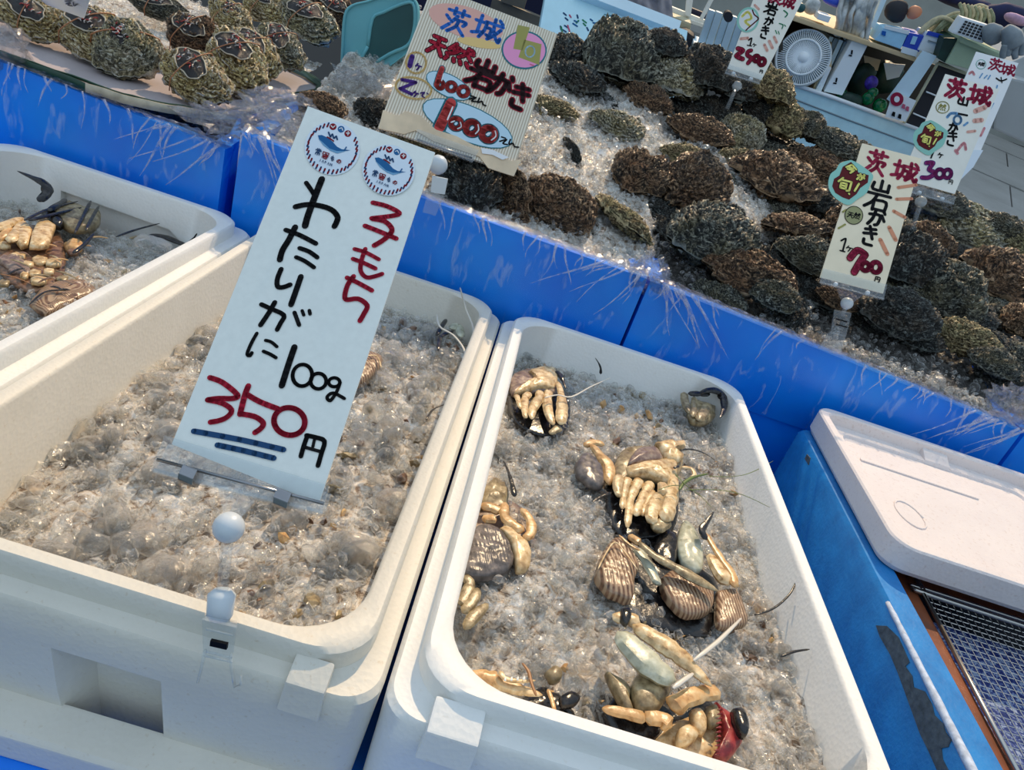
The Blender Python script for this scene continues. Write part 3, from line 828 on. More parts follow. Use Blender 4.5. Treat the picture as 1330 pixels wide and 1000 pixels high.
mb = MB(); q = [atx(x, y, X0) for x, y in [(1049, 590), (1046, 596), (1051, 604), (1053, 595)]]
MB().prism([p-V((.0012, 0, 0)) for p in q], (.001, 0, 0)).obj('dark_scuff', 'peeled_grey', cool)
# worn white edge of the rim
mb = MB(); pts = []; rad = []
for i in range(26):
    y = lerp(.280, .047, i/25); pts.append(V((X0+.0022, y, ZT-.0022))); rad.append(.0022+.0016*abs(noise.noise(V((y*40, 2, 2))))+.002*i/25)
mb.tube(pts, rad, 6); mb.obj('worn_edge', 'worn_white', cool, smooth=True)

# lid lying face up across the cooler's back half
lid = thing('foam_tray', 'white foam box lid lying upside down on the blue cooler', 'lid', (.61, .48, .001))
lx0, lx1, ly0, ly1 = .4472, .7818, .3303, .6373
lz0, lz1 = .0013, .0346
mb = MB(); rings = []
for i, z, r in ((.004, lz0, .022), (.0, lz0+.006, .026), (.0, lz1-.002, .026), (.002, lz1, .024), (.011, lz1, .022), (.013, lz1-.002, .021), (.015, lz1-.0145, .020), (.034, lz1-.0155, .016), (.036, lz1-.0190, .016)):
    rings.append(rrect(lx0+i, lx1-i, ly0+i, ly1-i, r, z, 6))
mb.loft(rings); o = mb.obj('lid_body', 'foam_lid', lid, smooth=True, sharp=.5)
zt = lz1-.0188
MB().box((.5743, .5447, zt+.0008), (.164, .0055, .0024)).obj('moulded_rib', 'foam_lid', lid, bevel=.0007)
mb = MB(); mb.tube([V((.5181+.0165*math.cos(a*PI/9), .4402+.026*math.sin(a*PI/9), zt+.0002)) for a in range(19)], .0012, 6)
mb.obj('moulded_ring', 'foam_lid', lid, smooth=True)
MB().hexa([V((.6046, .601, zt)), V((.6435, .601, zt)), V((.6435, .627, zt)), V((.6046, .627, zt))], [V((.606, .604, zt+.005)), V((.642, .604, zt+.005)), V((.642, .627, zt+.0145)), V((.606, .627, zt+.0145))]).obj('moulded_block', 'foam_lid', lid, bevel=.001)

# wire rack and brown wooden frame inside the cooler
plain('rust_wood', (.20, .055, .018), .5, 30, .35, .4)
plain('dark_inside', (.012, .014, .02), .6)
rack = thing('wooden_tray', 'brown wooden tray with wire mesh lying inside the blue cooler', 'tray', (.62, .20, -.105))
zr = -.019
MB().box((.640, .2284, -.100), (.33, .66, .004)).obj('tray_bottom', 'dark_inside', rack)  # near-black sheet, its colour gives the gap inside the cooler its shade
a0, a1 = atz(1176, 745, zr), atz(1292, 1010, zr); a0 = V((.4801, .3926, zr)); a1 = V((.4728, .0641, zr))
a0b, a1b = a0+V((.026, 0, 0)), a1+V((.026, 0, 0))
MB().hexa([p-V((0, 0, .012)) for p in (a1, a1b, a0b, a0)], [a1, a1b, a0b, a0]).obj('frame_board', 'rust_wood', rack, bevel=.001)
MB().box((.6478, .3667, zr-.006), (.294, .021, .012)).obj('frame_board', 'rust_wood', rack, bevel=.001)
mb = MB(); wz_ = zr+.004
mb.tube(smoothline([V((.5095, .4359, wz_)), V((.5095, .3580, wz_)), V((.5112, .3408, wz_)), V((.5182, .3373, wz_)), V((.79, .3364, wz_))], 5), .0026, 8)
mb.obj('wire_frame', 'wire_steel', rack, smooth=True)
mb = MB(); mb.tube([V((.5078, .3338, wz_)), V((.4957, .0641, wz_))], .0023, 8); mb.tube(smoothline([V((.5078, .3338, wz_)), V((.5095, .3433, wz_)), V((.5182, .3459, wz_)), V((.79, .3459, wz_))], 4), .0018, 8)
mb.obj('wire_frame', 'wire_steel', rack, smooth=True)
mb = MB()
for i in range(34):
    x = .5095+i*.0083; mb.tube([V((x, .3425, wz_-.002)), V((x-.012, .0641, wz_-.002))], .00045, 4)
for i in range(34):
    y = .3364-i*.0082; mb.tube([V((.5078-.012*(.3364-y)/.277, y, wz_-.0025)), V((.79, y, wz_-.0025))], .00045, 4)
o = mb.obj('wire_mesh', 'wire_steel', rack); o['kind'] = 'stuff'
t = NT('printed_sheet'); v = t.coords(); n1 = t.noise(v, 140, 3, .7, 1)
t.done(t.pbr(t.ramp(n1, [(.42, (.015, .03, .16)), (.52, (.06, .09, .30)), (.58, (.34, .42, .58))]), .35))
MB().box((.650, .1938, -.056), (.235, .311, .003)).obj('printed_sheet', 'printed_sheet', rack)
MB().box((.5165, .1938, -.045), (.031, .311, .003)).obj('rust_board', 'rust_wood', rack)
# ------------------------------------------------------------------ oysters
def oyster_valve(seed, upper, el=1.45, cup=.42, layers=9, nth=108, nr=32, frill=.05):
    """closed half of an oyster, unit half-width, long axis = x, hinge at -x; returns verts, faces, ridge"""
    vs = []; rd = []
    s = seed*3.17
    sg = 1 if upper else -1
    for i in range(nr+1):
        r = i/nr
        for j in range(nth):
            th = 2*PI*j/nth
            c, sn = math.cos(th), math.sin(th)
            out = 1+.16*noise.noise(V((c*1.3+s, sn*1.3, 0)))+.10*noise.noise(V((c*4, sn*4, s)))+.05*noise.noise(V((c*9, sn*9, s)))
            taper = 1-.30*(max(0, -c))**1.5
            n3 = noise.noise(V((c*r*2.2, sn*r*2.2, s+7)))
            g = r*layers+.9*noise.noise(V((c*2.2, sn*2.2, s+3)))+.8*n3
            fr_ = g-math.floor(g)
            rib = noise.noise(V((c*9, sn*9, s+1)))
            step = (fr_**1.6)
            rr = r*(1+frill*(step-.4)*min(1, r*2)+.03*rib*r)
            x = c*rr*el*out*(1 if c > 0 else .95); y = sn*rr*taper*out
            dome = (max(0, 1-r**2.1))**.62
            z = cup*dome+.11*(step-.5)*min(1, (1-r)*5+.25)*(.4+r)+.20*n3*(1-r*.7)+.10*noise.noise(V((x*3.2+s, y*3.2, 5)))+.07*noise.noise(V((x*7+s, y*7, 2)))+.15*(.45-abs(noise.noise(V((c*1.8+s, sn*1.8, r*6.5)))))*min(1, r*2)*min(1, (1-r)*4+.2)+.09*(.4-abs(noise.noise(V((x*5+s, y*5, 8)))))+.04*noise.noise(V((x*15+s, y*15, 2)))+.03*rib*r
            if i == nr: z = .012*math.sin(th*9+s)+.02*rib; step = .9
            z += .05*math.sin(th*3+s)*r**3*sg
            vs.append((x, y, sg*z if i < nr else z*1.0)); rd.append(step)
    fs = []
    for i in range(nr):
        for j in range(nth):
            a = i*nth+j; b = i*nth+(j+1) % nth
            fs.append((a, b, b+nth, a+nth) if upper else (a+nth, b+nth, b, a))
    return vs, fs, rd
VALVES = []
for k in range(9):
    pair = []
    for up in (True, False):
        el = [1.30, 1.5, 1.22, 1.62, 1.38, 1.1, 1.45, 1.75, 1.3][k]
        cup = [.55, .48, .62, .44, .66, .72, .5, .40, .58][k]*(1 if up else .62)
        v, f, r = oyster_valve(k*2+ (0 if up else 0)+1, up, el, cup, [9, 7, 12, 8, 10, 11, 8, 9, 13][k], frill=[.07, .10, .06, .09, .06, .05, .08, .1, .06][k])
        mb = MB(); mb.add(v, f); mb.attr['ridge'] = r
        pair.append(mb.mesh('valve', smooth=True))
    VALVES.append((pair, el))
_vm = {}
def valve_mesh(k, up, mat):
    key = (k, up, mat)
    if key not in _vm:
        me = VALVES[k][0][0 if up else 1].copy(); me.materials.clear(); me.materials.append(MATS[mat]); _vm[key] = me
    return _vm[key]
OY = 'live rock oysters piled on the ice'
def basis_from(p, ang, tilt, roll, srf_n):
    """long axis at picture angle ang (degrees clockwise from the picture's right) lying on the pile's surface"""
    d = _r*math.cos(math.radians(ang))-_u*math.sin(math.radians(ang))
    d = d-srf_n*d.dot(srf_n); d.normalize()
    y = srf_n.cross(d)
    M = Matrix((d, y, srf_n)).transposed()
    return (Matrix.Rotation(math.radians(tilt), 3, y) @ Matrix.Rotation(math.radians(roll), 3, d)) @ M
orng = random.Random(5)
def place_oyster(x, y, lw, sw, ang, mat, label, k, roll=0, tilt=0, lift=.5, group=OY, cat='oyster', srf=None, nrm=None):
    srf = srf or pile
    p = aty(x, y, 1.0)
    # walk along the ray until it meets the pile
    d = ray(x, y); t0, t1 = .5, 2.2; hit = None
    for i in range(400):
        t = lerp(t0, t1, i/399); q = CP+d*t
        if q.z <= srf(q.x, q.y) or q.y > 1.33: hit = q; break
    if hit is None: hit = CP+d*1.6
    p = hit
    ps = px_size(p)
    el = VALVES[k][1]
    hw = sw/2*ps
    n = V(nrm or (0, -.42, .9)).normalized()
    R = basis_from(p, ang, tilt, roll, n)
    S = Matrix.Diagonal((lw*ps/2/el, hw, hw*.92)).to_3x3()
    root = thing('oyster', label, cat, (0, 0, 0), group)
    root['_o'] = (0, 0, 0)
    p = p+n*hw*(lift-.35)
    root.matrix_world = Matrix.Translation(p) @ (R @ S).to_4x4()
    for nm, up in (('upper_valve', True), ('lower_valve', False)):
        o = bpy.data.objects.new(nm, valve_mesh(k, up, mat)); COL.objects.link(o); o.parent = root
    return root
B, G, K, O, P = 'shell_brown', 'shell_grey', 'shell_black', 'shell_ochre', 'shell_pale'
OYS = [
 # x, y, long, short, angle, material, mould, roll, label
 (606, 247, 84, 84, 10, K, 5, 0, 'dark round oyster directly under the corrugated sign, against the crate rim'),
 (650, 255, 104, 62, 72, B, 7, 55, 'oyster standing on edge with striped side, right of the round one under the corrugated sign'),
 (722, 276, 100, 76, 42, B, 0, 10, 'big brown oyster on the front rim between the striped one and the tan one'),
 (806, 292, 86, 54, 58, O, 1, -35, 'tan sunlit oyster at the rim beside the knot of film'),
 (826, 236, 74, 72, 70, B, 2, 0, 'brown-topped oyster alone on bright ice above the tan one'),
 (900, 248, 116, 74, -42, B, 3, 20, 'ridged brown oyster leaning over the green-grey one near the crate joint'),
 (915, 316, 116, 88, -12, G, 4, 0, 'large green-grey speckled oyster just right of the crate joint'),
 (1000, 242, 118, 84, 8, B, 6, -8, 'broad dark brown oyster left of the 700 price card, uppermost of its heap'),
 (1028, 300, 94, 52, -10, B, 1, -25, 'reddish brown long oyster left of the foot of the 700 price card'),
 (968, 362, 112, 62, 10, B, 8, 10, 'coarsely ridged red-brown oyster resting on the front rim of the right crate'),
 (1045, 340, 84, 56, 20, G, 2, 0, 'grey frilled oyster behind the coarsely ridged red-brown one'),
 (1000, 388, 66, 44, 15, G, 5, 0, 'small grey oyster low on the rim, front of the ridged red-brown one'),
 (1085, 392, 56, 34, 15, B, 0, 0, 'small wet red-brown oyster right under the 700 price card'),
 (1157, 414, 104, 66, 8, K, 4, 5, 'dark oyster with fine growth lines on the rim right of the price card clip'),
 (1168, 345, 88, 84, 80, K, 5, 0, 'blackish round oyster touching the right edge of the 700 price card'),
 (1224, 384, 96, 76, 82, G, 8, 20, 'upright dark grey oyster with vertical ribs, second right of the 700 price card'),
 (1288, 366, 96, 82, 30, B, 6, 0, 'big brown-black oyster right of the upright ribbed one'),
 (1248, 444, 90, 50, 22, O, 1, 10, 'olive-brown oyster low at the rim left of the far right film wad'),
 (1316, 324, 66, 58, 0, O, 2, 0, 'ochre oyster cut by the right picture edge above the brown-black one'),
 (1322, 424, 66, 52, -20, B, 3, 0, 'brown oyster cut by the right picture edge, lower one'),
 (1240, 300, 124, 66, 26, P, 6, 10, 'large pale brown oyster at the top right of the pile'),
 (1212, 268, 90, 52, 10, G, 0, 0, 'green-grey oyster behind the rod of the 300 price card'),
 (1284, 474, 66, 40, 12, G, 5, 0, 'grey wet oyster lowest on the right rim'),
 (1200, 318, 66, 52, 20, B, 8, 0, 'red-brown shaggy oyster beside the right edge of the 700 card, middle height'),
 (1062, 224, 98, 58, 18, B, 7, 0, 'long brown oyster behind the broad dark brown one, left of the 700 card top'),
 (1078, 190, 86, 44, 18, G, 3, 0, 'dark grey oyster on the skyline left of the 700 card top'),
 (734, 78, 66, 56, -40, K, 1, 10, 'pointed black oyster touching the top right corner of the corrugated sign'),
 (748, 112, 74, 60, 30, K, 3, -12, 'smooth black oyster with concentric rings by the corrugated sign'),
 (802, 86, 100, 96, 80, G, 5, 0, 'largest grey-brown oyster, highest on the pile below the pale blue box'),
 (838, 136, 64, 44, 42, B, 2, 0, 'small red-brown oyster under the right side of the largest one'),
 (872, 108, 76, 66, 70, P, 4, 0, 'mottled oyster right of the largest one on the skyline'),
 (862, 64, 54, 46, 10, K, 0, 0, 'small dark oyster on the skyline right of the largest one'),
 (916, 98, 78, 64, 75, K, 8, 10, 'dark oyster left of the stick of the 2500 price card'),
 (948, 118, 66, 56, 80, K, 6, 0, 'black oyster straight under the 2500 price card'),
 (992, 116, 76, 52, 72, O, 2, 0, 'olive oyster right below the fan, right of the 2500 price card'),
 (1012, 162, 70, 56, 30, O, 8, 0, 'olive-brown ringed oyster on the skyline against the pale blue board'),
 (1046, 168, 44, 40, 30, G, 5, 0, 'little grey oyster on the skyline right of the ringed one'),
 (906, 176, 84, 46, 6, B, 0, 0, 'flat brown oyster half sunk in the bright ice, centre of the pile'),
 (957, 182, 58, 56, 60, P, 5, 0, 'pale green mottled oyster beside the flat brown one'),
 (892, 210, 74, 42, 8, O, 7, 0, 'ochre oyster nearly buried in glittering ice, centre of the pile'),
 (800, 168, 74, 44, 20, P, 3, 0, 'yellow-green oyster sunk in ice below the largest one'),
 (741, 200, 54, 20, 82, K, 7, 60, 'thin dark shell edge standing in the bright ice'),
 (716, 146, 64, 36, 20, O, 1, 0, 'brown shell pieces right of the corrugated sign above the bright ice'),
 (960, 214, 56, 34, 20, O, 2, 0, 'small olive oyster wedged above the broad dark brown one'),
 (418, 146, 66, 44, 25, B, 0, 0, 'brown oyster peeping over the top of the tall white price card'),
 (484, 152, 50, 46, 40, K, 3, 0, 'black-brown oyster between the tall card and the corrugated sign'),
 (540, 196, 66, 40, 20, O, 2, 0, 'wet brown oyster below the left foot of the corrugated sign'),
 (1108, 208, 70, 46, 20, G, 6, 0, 'grey oyster mostly hidden behind the 700 price card'),
 (1052, 262, 66, 48, 10, K, 1, 0, 'black oyster in the shade left of the 700 card, middle height'),
 (1094, 300, 54, 64, 80, B, 3, 0, 'reddish oyster half covered by the 700 card'),
 (1262, 412, 60, 40, 10, K, 6, 0, 'black oyster deep between the ribbed and the olive-brown ones'),
 (1300, 300, 60, 40, 20, G, 0, 0, 'grey frosted oyster behind the ochre one at the right edge'),
 (930, 152, 60, 44, 30, K, 2, 0, 'dark oyster in front of the black one under the 2500 card'),
 (985, 150, 50, 40, 10, K, 4, 0, 'brown-black oyster left of the ringed skyline one'),
 (600, 205, 60, 40, 20, B, 5, 0, 'brown oyster hidden behind the foot of the corrugated sign'),
]
for i, r in enumerate(OYS):
    x, y, lw, sw, ang, mat, k, roll, label = r
    place_oyster(x, y, lw*1.14, sw*1.16, ang, mat, label, k, roll, lift=.62 if i < 56 else .3)
used_lb = set()
def re_split(s_): return s_.split(',')[0].split()[:10]
# the layer underneath, mostly black to put shade into the gaps it fills
fill = [(880, 290), (945, 275), (960, 320), (1000, 335), (1075, 330), (1060, 370), (1030, 395), (1110, 350), (1120, 395), (1190, 375), (1200, 430), (1250, 350), (1255, 330), (1300, 400), (1290, 440), (1180, 300),
        (1140, 265), (960, 250), (1070, 260), (1035, 205), (900, 140), (970, 145), (780, 130), (770, 75), (840, 100), (895, 90), (640, 235), (690, 275), (760, 300), (785, 265), (860, 270), (1325, 370), (1330, 460), (1140, 310), (1160, 250), (1000, 195),
        (1026, 190), (1004, 182), (1042, 204), (925, 160), (590, 265), (450, 165), (510, 180), (1100, 265), (935, 235), (1310, 480), (1015, 265), (940, 380)]
for i, (x, y) in enumerate(fill):
    near = sorted(OYS, key=lambda r_: (r_[0]-x)**2+(r_[1]-y)**2)
    for r_ in near:
        lb = 'dark oyster half buried beneath the '+' '.join(re_split(r_[8]))
        if lb not in used_lb: break
    used_lb.add(lb)
    place_oyster(x, y, 80, 58, orng.uniform(-60, 80), orng.choice([K, K, K, G]), lb, orng.randrange(9), orng.uniform(-20, 20), lift=-.15, group='half-hidden oysters of the lower layer')

# ------------------------------------------------------------------ opened oysters on a tray in the left crate
plain('dark_flesh', (.014, .009, .008), .15, 90, .8, .6)
plain('red_flesh', (.34, .025, .02), .18)
plain('silver_flesh', (.42, .38, .36), .15)
plain('shell_lip', (.44, .38, .28), .35, 60, .3)
plain('rubber_band', (.42, .17, .07), .45)
plain('leaf_green', (.006, .045, .022), .3, 30, .3)
plain('paper_grey', (.42, .36, .36), .6, 12, .15)
plain('tray_edge', (.50, .44, .32), .45, 60, .25)
tr = thing('paper_tray', 'shallow paper lined tray with green leaf edge under the opened oysters', 'tray', (-.72, .90, .10))
TP = [(-1.02, .700), (-.86, .684), (-.70, .676), (-.60, .668), (-.545, .672), (-.505, .70), (-.49, .76), (-.49, .84), (-.50, .98), (-.55, 1.12), (-1.05, 1.15)]
TP = [(-1.02, .705), (-.80, .693), (-.64, .683), (-.57, .684), (-.52, .71), (-.465, .78), (-.452, .90), (-.47, 1.10), (-1.05, 1.15)]
def tz(x, y): return .118+.10*max(0, y-.75)
poly = smoothline([V((x, y, 0)) for x, y in TP]+[V((TP[0][0], TP[0][1], 0))], 5)[:-1]
c = sum(poly, V((0, 0, 0)))/len(poly)
mb = MB(); mb.loft([[V((p.x, p.y, .108+.10*max(0, p.y-.75))) for p in poly], [V((p.x, p.y, .112+.10*max(0, p.y-.75))) for p in poly]]); mb.obj('tray_base', 'paper_grey', tr)
mb = MB(); rings = []
for k_, (s_, z_) in enumerate(((.97, .112), (1.0, .114), (1.004, .120), (1.012, .120), (1.008, .112), (1.0, .108))):
    rings.append([V((c.x+(p.x-c.x)*s_, c.y+(p.y-c.y)*s_, z_+.10*max(0, p.y-.75)+.003*noise.noise(p*25))) for p in poly])
ks = [i for i, p in enumerate(poly) if p.x > -.63 and p.y < 1.0]
i0, i1 = min(ks), max(ks)
MB().loft([r_[i0:i1+1] for r_ in rings], False, False, closed=False).obj('tray_rim', 'tray_edge', tr, smooth=True)
MB().loft([r_[i1:]+r_[:i0+1] for r_ in rings], False, False, closed=False).obj('leaf_rim', 'leaf_green', tr, smooth=True)
mb = MB(); rings = []
for k_, (s_, z_) in enumerate(((.955, .1165), (.975, .121), (.990, .1205), (.955, .116))):
    rings.append([V((c.x+(p.x-c.x)*s_, c.y+(p.y-c.y)*s_, z_+.10*max(0, p.y-.75)+.002*noise.noise(p*40))) for p in poly])
mb.loft(rings, False, False); mb.obj('leaf_liner', 'leaf_green', tr, smooth=True)

def open_oyster(x, y, lw, sw, ang, mat, k, label, open_at=(-.25, .05), osz=.62, oang=0, band=1, tilt=0, roll=0, lift=.7):
    root = place_oyster(x, y+12, lw*1.13, sw*1.13, ang, mat, label, k, roll, tilt, lift, 'opened oysters tied with rubber bands', srf=lambda a, b: .128+.16*max(0, b-.72), nrm=(.1, -.62, .78))
    sd = x*.37+y
    el = VALVES[k][1]
    cup = .58
    def top(u, v):
        r2 = min(.98, (u/el)**2+v**2)
        return .60*(1-r2)**.55+.02
    N = 40; ring = []; ca, sa = math.cos(math.radians(oang)), math.sin(math.radians(oang))
    def pt(r, a, dz=0):
        w = 1+.05*math.sin(5*a+sd)+.035*math.sin(9*a+sd*2)
        u = r*osz*1.15*math.cos(a)*w; v = r*osz*.68*math.sin(a)*w
        u, v = u*ca-v*sa+open_at[0]*el, u*sa+v*ca+open_at[1]
        return V((u, v, top(u, v)+dz))
    pts = [pt(1, 2*PI*i/N, .055) for i in range(N+1)]
    MB().tube(pts, [.026+.006*math.sin(i) for i in range(N+1)], 6).obj('shell_lip', 'shell_lip', root, smooth=True)
    rings = [[pt(r, 2*PI*i/N, dz+.03*noise.noise(V((r*4, i*.4, sd)))) for i in range(N)] for r, dz in ((.98, .05), (.8, .05), (.5, .075), (.2, .085), (.03, .085))]
    MB().loft(rings, False, True).obj('flesh', 'dark_flesh', root, smooth=True)
    rg = random.Random(int(sd*10))
    a_ = MB(); b_ = MB()
    for i in range(16):
        a = rg.uniform(0, 2*PI); r = rg.uniform(.1, .8); p = pt(r, a, .11)
        d = V((rg.uniform(-1, 1), rg.uniform(-1, 1), 0)).normalized()*.07
        (a_ if i % 3 else b_).tube([p-d, p+V((d.y, -d.x, 0))*.5+V((0, 0, .01)), p+d], .022, 5)
    a_.obj('mantle_folds', 'silver_flesh', root, smooth=True); b_.obj('red_specks', 'red_flesh', root, smooth=True)
    if band:
        pts = []
        for i in range(17):
            u = -1+2*i/16; v_ = u*1.02
            pts.append(V((open_at[0]*el+.12*u*math.sin(sd), v_, top(open_at[0]*el, v_*.93)+.085 if abs(u) < .97 else -.1)))
        MB().tube(pts, .022, 5).obj('rubber_band', 'rubber_band', root, smooth=True)
    # keep the whole a thing with parts; lips follow the scaling of the shell
    return root
OPEN = [
 (50, 22, 96, 52, 10, 'shell_gold', 3, 'opened oyster at the far left behind the little white tag'),
 (124, 44, 84, 66, 50, 'shell_gold', 0, 'opened oyster right of the little white tag, pointing down left'),
 (170, 64, 78, 72, 80, P, 5, 'round green-white opened oyster, third from the left in the front'),
 (256, 98, 92, 62, 48, 'shell_gold', 1, 'opened oyster at the front lip of the tray, left of the two overlapping ones'),
 (308, 78, 104, 62, 70, 'shell_gold', 7, 'long opened oyster standing in front of the tray rim, right of centre'),
 (330, 66, 84, 50, 66, 'shell_gold', 3, 'opened oyster overlapped by the long one at the tray rim'),
 (252, 45, 66, 56, 40, B, 2, 'opened oyster behind the one at the front lip, on the ice'),
 (364, 56, 74, 46, 62, P, 1, 'grey-lipped oval opened oyster with a clean mouth, right of the long one'),
 (400, 24, 78, 50, 40, P, 6, 'broad pale opened oyster left of the teal scoop, front one'),
 (300, 18, 60, 40, 50, 'shell_gold', 4, 'opened oyster high on the ice behind the long one'),
 (345, 6, 60, 40, 30, 'shell_gold', 0, 'yellow closed-looking opened oyster at the top edge left of the teal scoop'),
 (436, 10, 66, 38, 20, B, 8, 'reddish opened oyster touching the teal scoop at the top edge'),
 (205, 2, 70, 34, 15, G, 2, 'grey opened oyster at the top edge of the picture over bright ice'),
 (14, 4, 60, 44, 20, B, 6, 'opened oyster in the top left corner of the picture'),
]
for i, (x, y, lw, sw, ang, mat, k, label) in enumerate(OPEN):
    open_oyster(x, y, lw, sw*1.05, ang, mat, k, label, open_at=(-.12, .0), osz=.66 if i != 10 else .4, oang=(i*37) % 50-25, tilt=0)
def hL(x, y): return .108+.15*max(0, y-.72)-.05*max(0, (.9-y)/.06)-.03*min(1, max(0, (x+.66)/.06))+.004*noise.noise(V((x*12, y*12, 4)))
ice_field('crushed ice heaped behind the opened oysters in the left crate', (-1.04, -.50, .84, 1.25), hL, 31, 120, 1600, .012, floor=.0)
# ------------------------------------------------------------------ crabs
# Each crab is laid out by the outlines seen from above on a level just over the ice.
class Pl:
    """points of a picture crop (ox, oy, scale) dropped on the level z"""
    def __init__(s, ox, oy, sc, z): s.ox, s.oy, s.sc, s.z = ox, oy, sc, z
    def p(s, a, b, dz=0):
        x, y = s.ox+a/s.sc, s.oy+b/s.sc
        q = atz(x, y, s.z+dz)
        if q.y > D-.046: q = aty(x, y, D-.046)
        if q.x > W-.047 and q.z < 0: q = atx(x, y, W-.047)
        return q
    def w(s, w_, at): return w_/s.sc*px_size(at)
def pillow(F, name, outline, h, mat, parent, dz=0, rough=.0, sub=3, stripe=0, ridge=None, flat=.35, axis=None):
    pts = smoothline([V((a, b, 0)) for a, b in outline]+[V((outline[0][0], outline[0][1], 0))], sub)[:-1]
    P3 = [F.p(q.x, q.y) for q in pts]
    if stripe:
        P3 = dense(P3+[P3[0]], sum((P3[i]-P3[i-1]).length for i in range(len(P3)))/150)[:-1]
    c = sum(P3, V((0, 0, 0)))/len(P3)
    hh = F.w(h, c)
    rings = []; at = []; n = len(P3)
    a0 = 0
    prof = [(1.0, -.55), (1.0, -.10), (.985, .10), (.94, .26), (.86, .40), (.70, .52), (.50, .60), (.26, .65), (.06, .66)]
    if stripe: prof = [(float(np.interp(u_, range(9), [p_[0] for p_ in prof])), float(np.interp(u_, range(9), [p_[1] for p_ in prof]))) for u_ in np.linspace(0, 8, 34)]
    for s_, z_ in prof:
        ring = []
        for i, p in enumerate(P3):
            q = c+(p-c)*s_; k = 0
            if rough: k = rough*hh*noise.noise(V((q.x*140, q.y*140, dz*9)))
            if stripe:
                d = (p-c); ang = math.atan2(d.y, d.x); 
                if axis is not None: ph = (q-c).dot(axis)/ (hh*.060)
                else: ph = ang*stripe
                st = .5+.5*math.sin(ph*1.0+1.1*noise.noise(q*35)); at.append(st)
                k += hh*.045*st*min(1, (1-s_)*4+.2)
            else: at.append(0)
            ring.append(V((q.x, q.y, c.z+dz+z_*hh+k)))
        rings.append(ring)
    mb = MB(); mb.loft(rings)
    mb.attr['stripe'] = at
    return mb.obj(name, mat, parent, smooth=True)
def limb(F, name, pts, w, mat, parent, dz=0, lift=None, k=8, flat=.62, joints=True, sub=4):
    lz = interp(lift if lift is not None else 0, len(pts)); w0 = F.w(1, F.p(*pts[0]))
    q = [F.p(a, b, dz+l*w0) for (a, b), l in zip(pts, lz)]
    kw = 1.15 if k >= 8 else 1.0
    sm = smoothline(q, sub); r = [kw*F.w(x, q[0])/2*(1+.10*noise.noise(V((i_*.9, x, q[0].x*50)))) *(1 if k < 8 else .86+.17*abs(math.sin(PI*i_/sub))**.7) for i_, x in enumerate(interp(w, len(sm)))]
    r = [r[0]*.55]+r[1:-1]+[r[-1]*.55] if len(r) > 2 else r
    # round the ends
    d0 = (sm[0]-sm[1]).normalized()*r[0]*.5; d1 = (sm[-1]-sm[-2]).normalized()*r[-1]*.5
    sm = [sm[0]+d0*.9]+sm+[sm[-1]+d1*.9]; r = [r[0]*.35]+r+[r[-1]*.35]
    return MB().tube(sm, r, k, flat, up=V((0, 0, 1))).obj(name, mat, parent, smooth=True, sharp=.72 if k >= 8 else None)
def crab(label, F, at, group='swimming crabs lying on the ice', cat='crab', name='crab'):
    p = F.p(*at); return thing(name, label, cat, (p.x, p.y, p.z-.02), group)

# 1  belly up by the joint of the boxes, at the back
F = Pl(640, 460, 8.3125, -.018)
c1 = crab('cream crab with folded legs at the back left, tied with a white strand', F, (450, 400))
pillow(F, 'carapace', [(190, 260), (250, 200), (360, 170), (520, 150), (680, 165), (705, 300), (690, 430), (560, 420), (400, 420), (230, 440), (195, 360)], 70, 'crab_purple', c1, 0, .3)
pillow(F, 'leg_gap_shade', [(180, 420), (400, 380), (760, 330), (850, 480), (820, 760), (600, 840), (330, 740), (200, 600)], 40, 'crab_dark', c1, -.006, .3)  # added dark pillow, stands in for the shade between the legs
pillow(F, 'sternum', [(370, 215), (500, 170), (650, 185), (690, 300), (650, 400), (480, 400), (330, 440), (230, 460), (240, 420), (330, 360), (430, 290)], 90, 'crab_cream', c1, .004, .3)
for pts, w in (([(260, 440), (275, 500), (300, 590)], [55, 60, 35]), ([(400, 420), (350, 480), (345, 640), (360, 690)], [70, 80, 60, 25]), ([(510, 400), (500, 470), (430, 600), (420, 700)], [70, 95, 90, 35]),
               ([(610, 400), (590, 470), (600, 620), (650, 760)], [80, 90, 110, 50])):
    limb(F, 'leg', pts, w, 'crab_cream', c1, .006)
limb(F, 'claw', [(705, 300), (740, 440), (750, 600), (730, 750)], [40, 80, 125, 90], 'crab_cream', c1, .008)
limb(F, 'claw', [(720, 790), (660, 830), (620, 860)], [90, 80, 40], 'crab_olive', c1, .002)
limb(F, 'eye_edge', [(690, 180), (740, 250), (760, 290), (790, 370)], [50, 60, 40, 12], 'crab_dark', c1, .008)
limb(F, 'leg_tip', [(1165, 210), (1165, 150), (1140, 90), (1105, 38)], [50, 34, 22, 6], 'crab_dark', c1, .0, lift=[0, 40, 90, 130])
s_ = limb(Pl(640, 460, 8.3125, -.006), 'tie_strand', [(560, 470), (700, 440), (850, 460), (1060, 350), (1270, 255)], [20, 20, 26, 18, 10], 'tie_white', c1, .006, k=6)
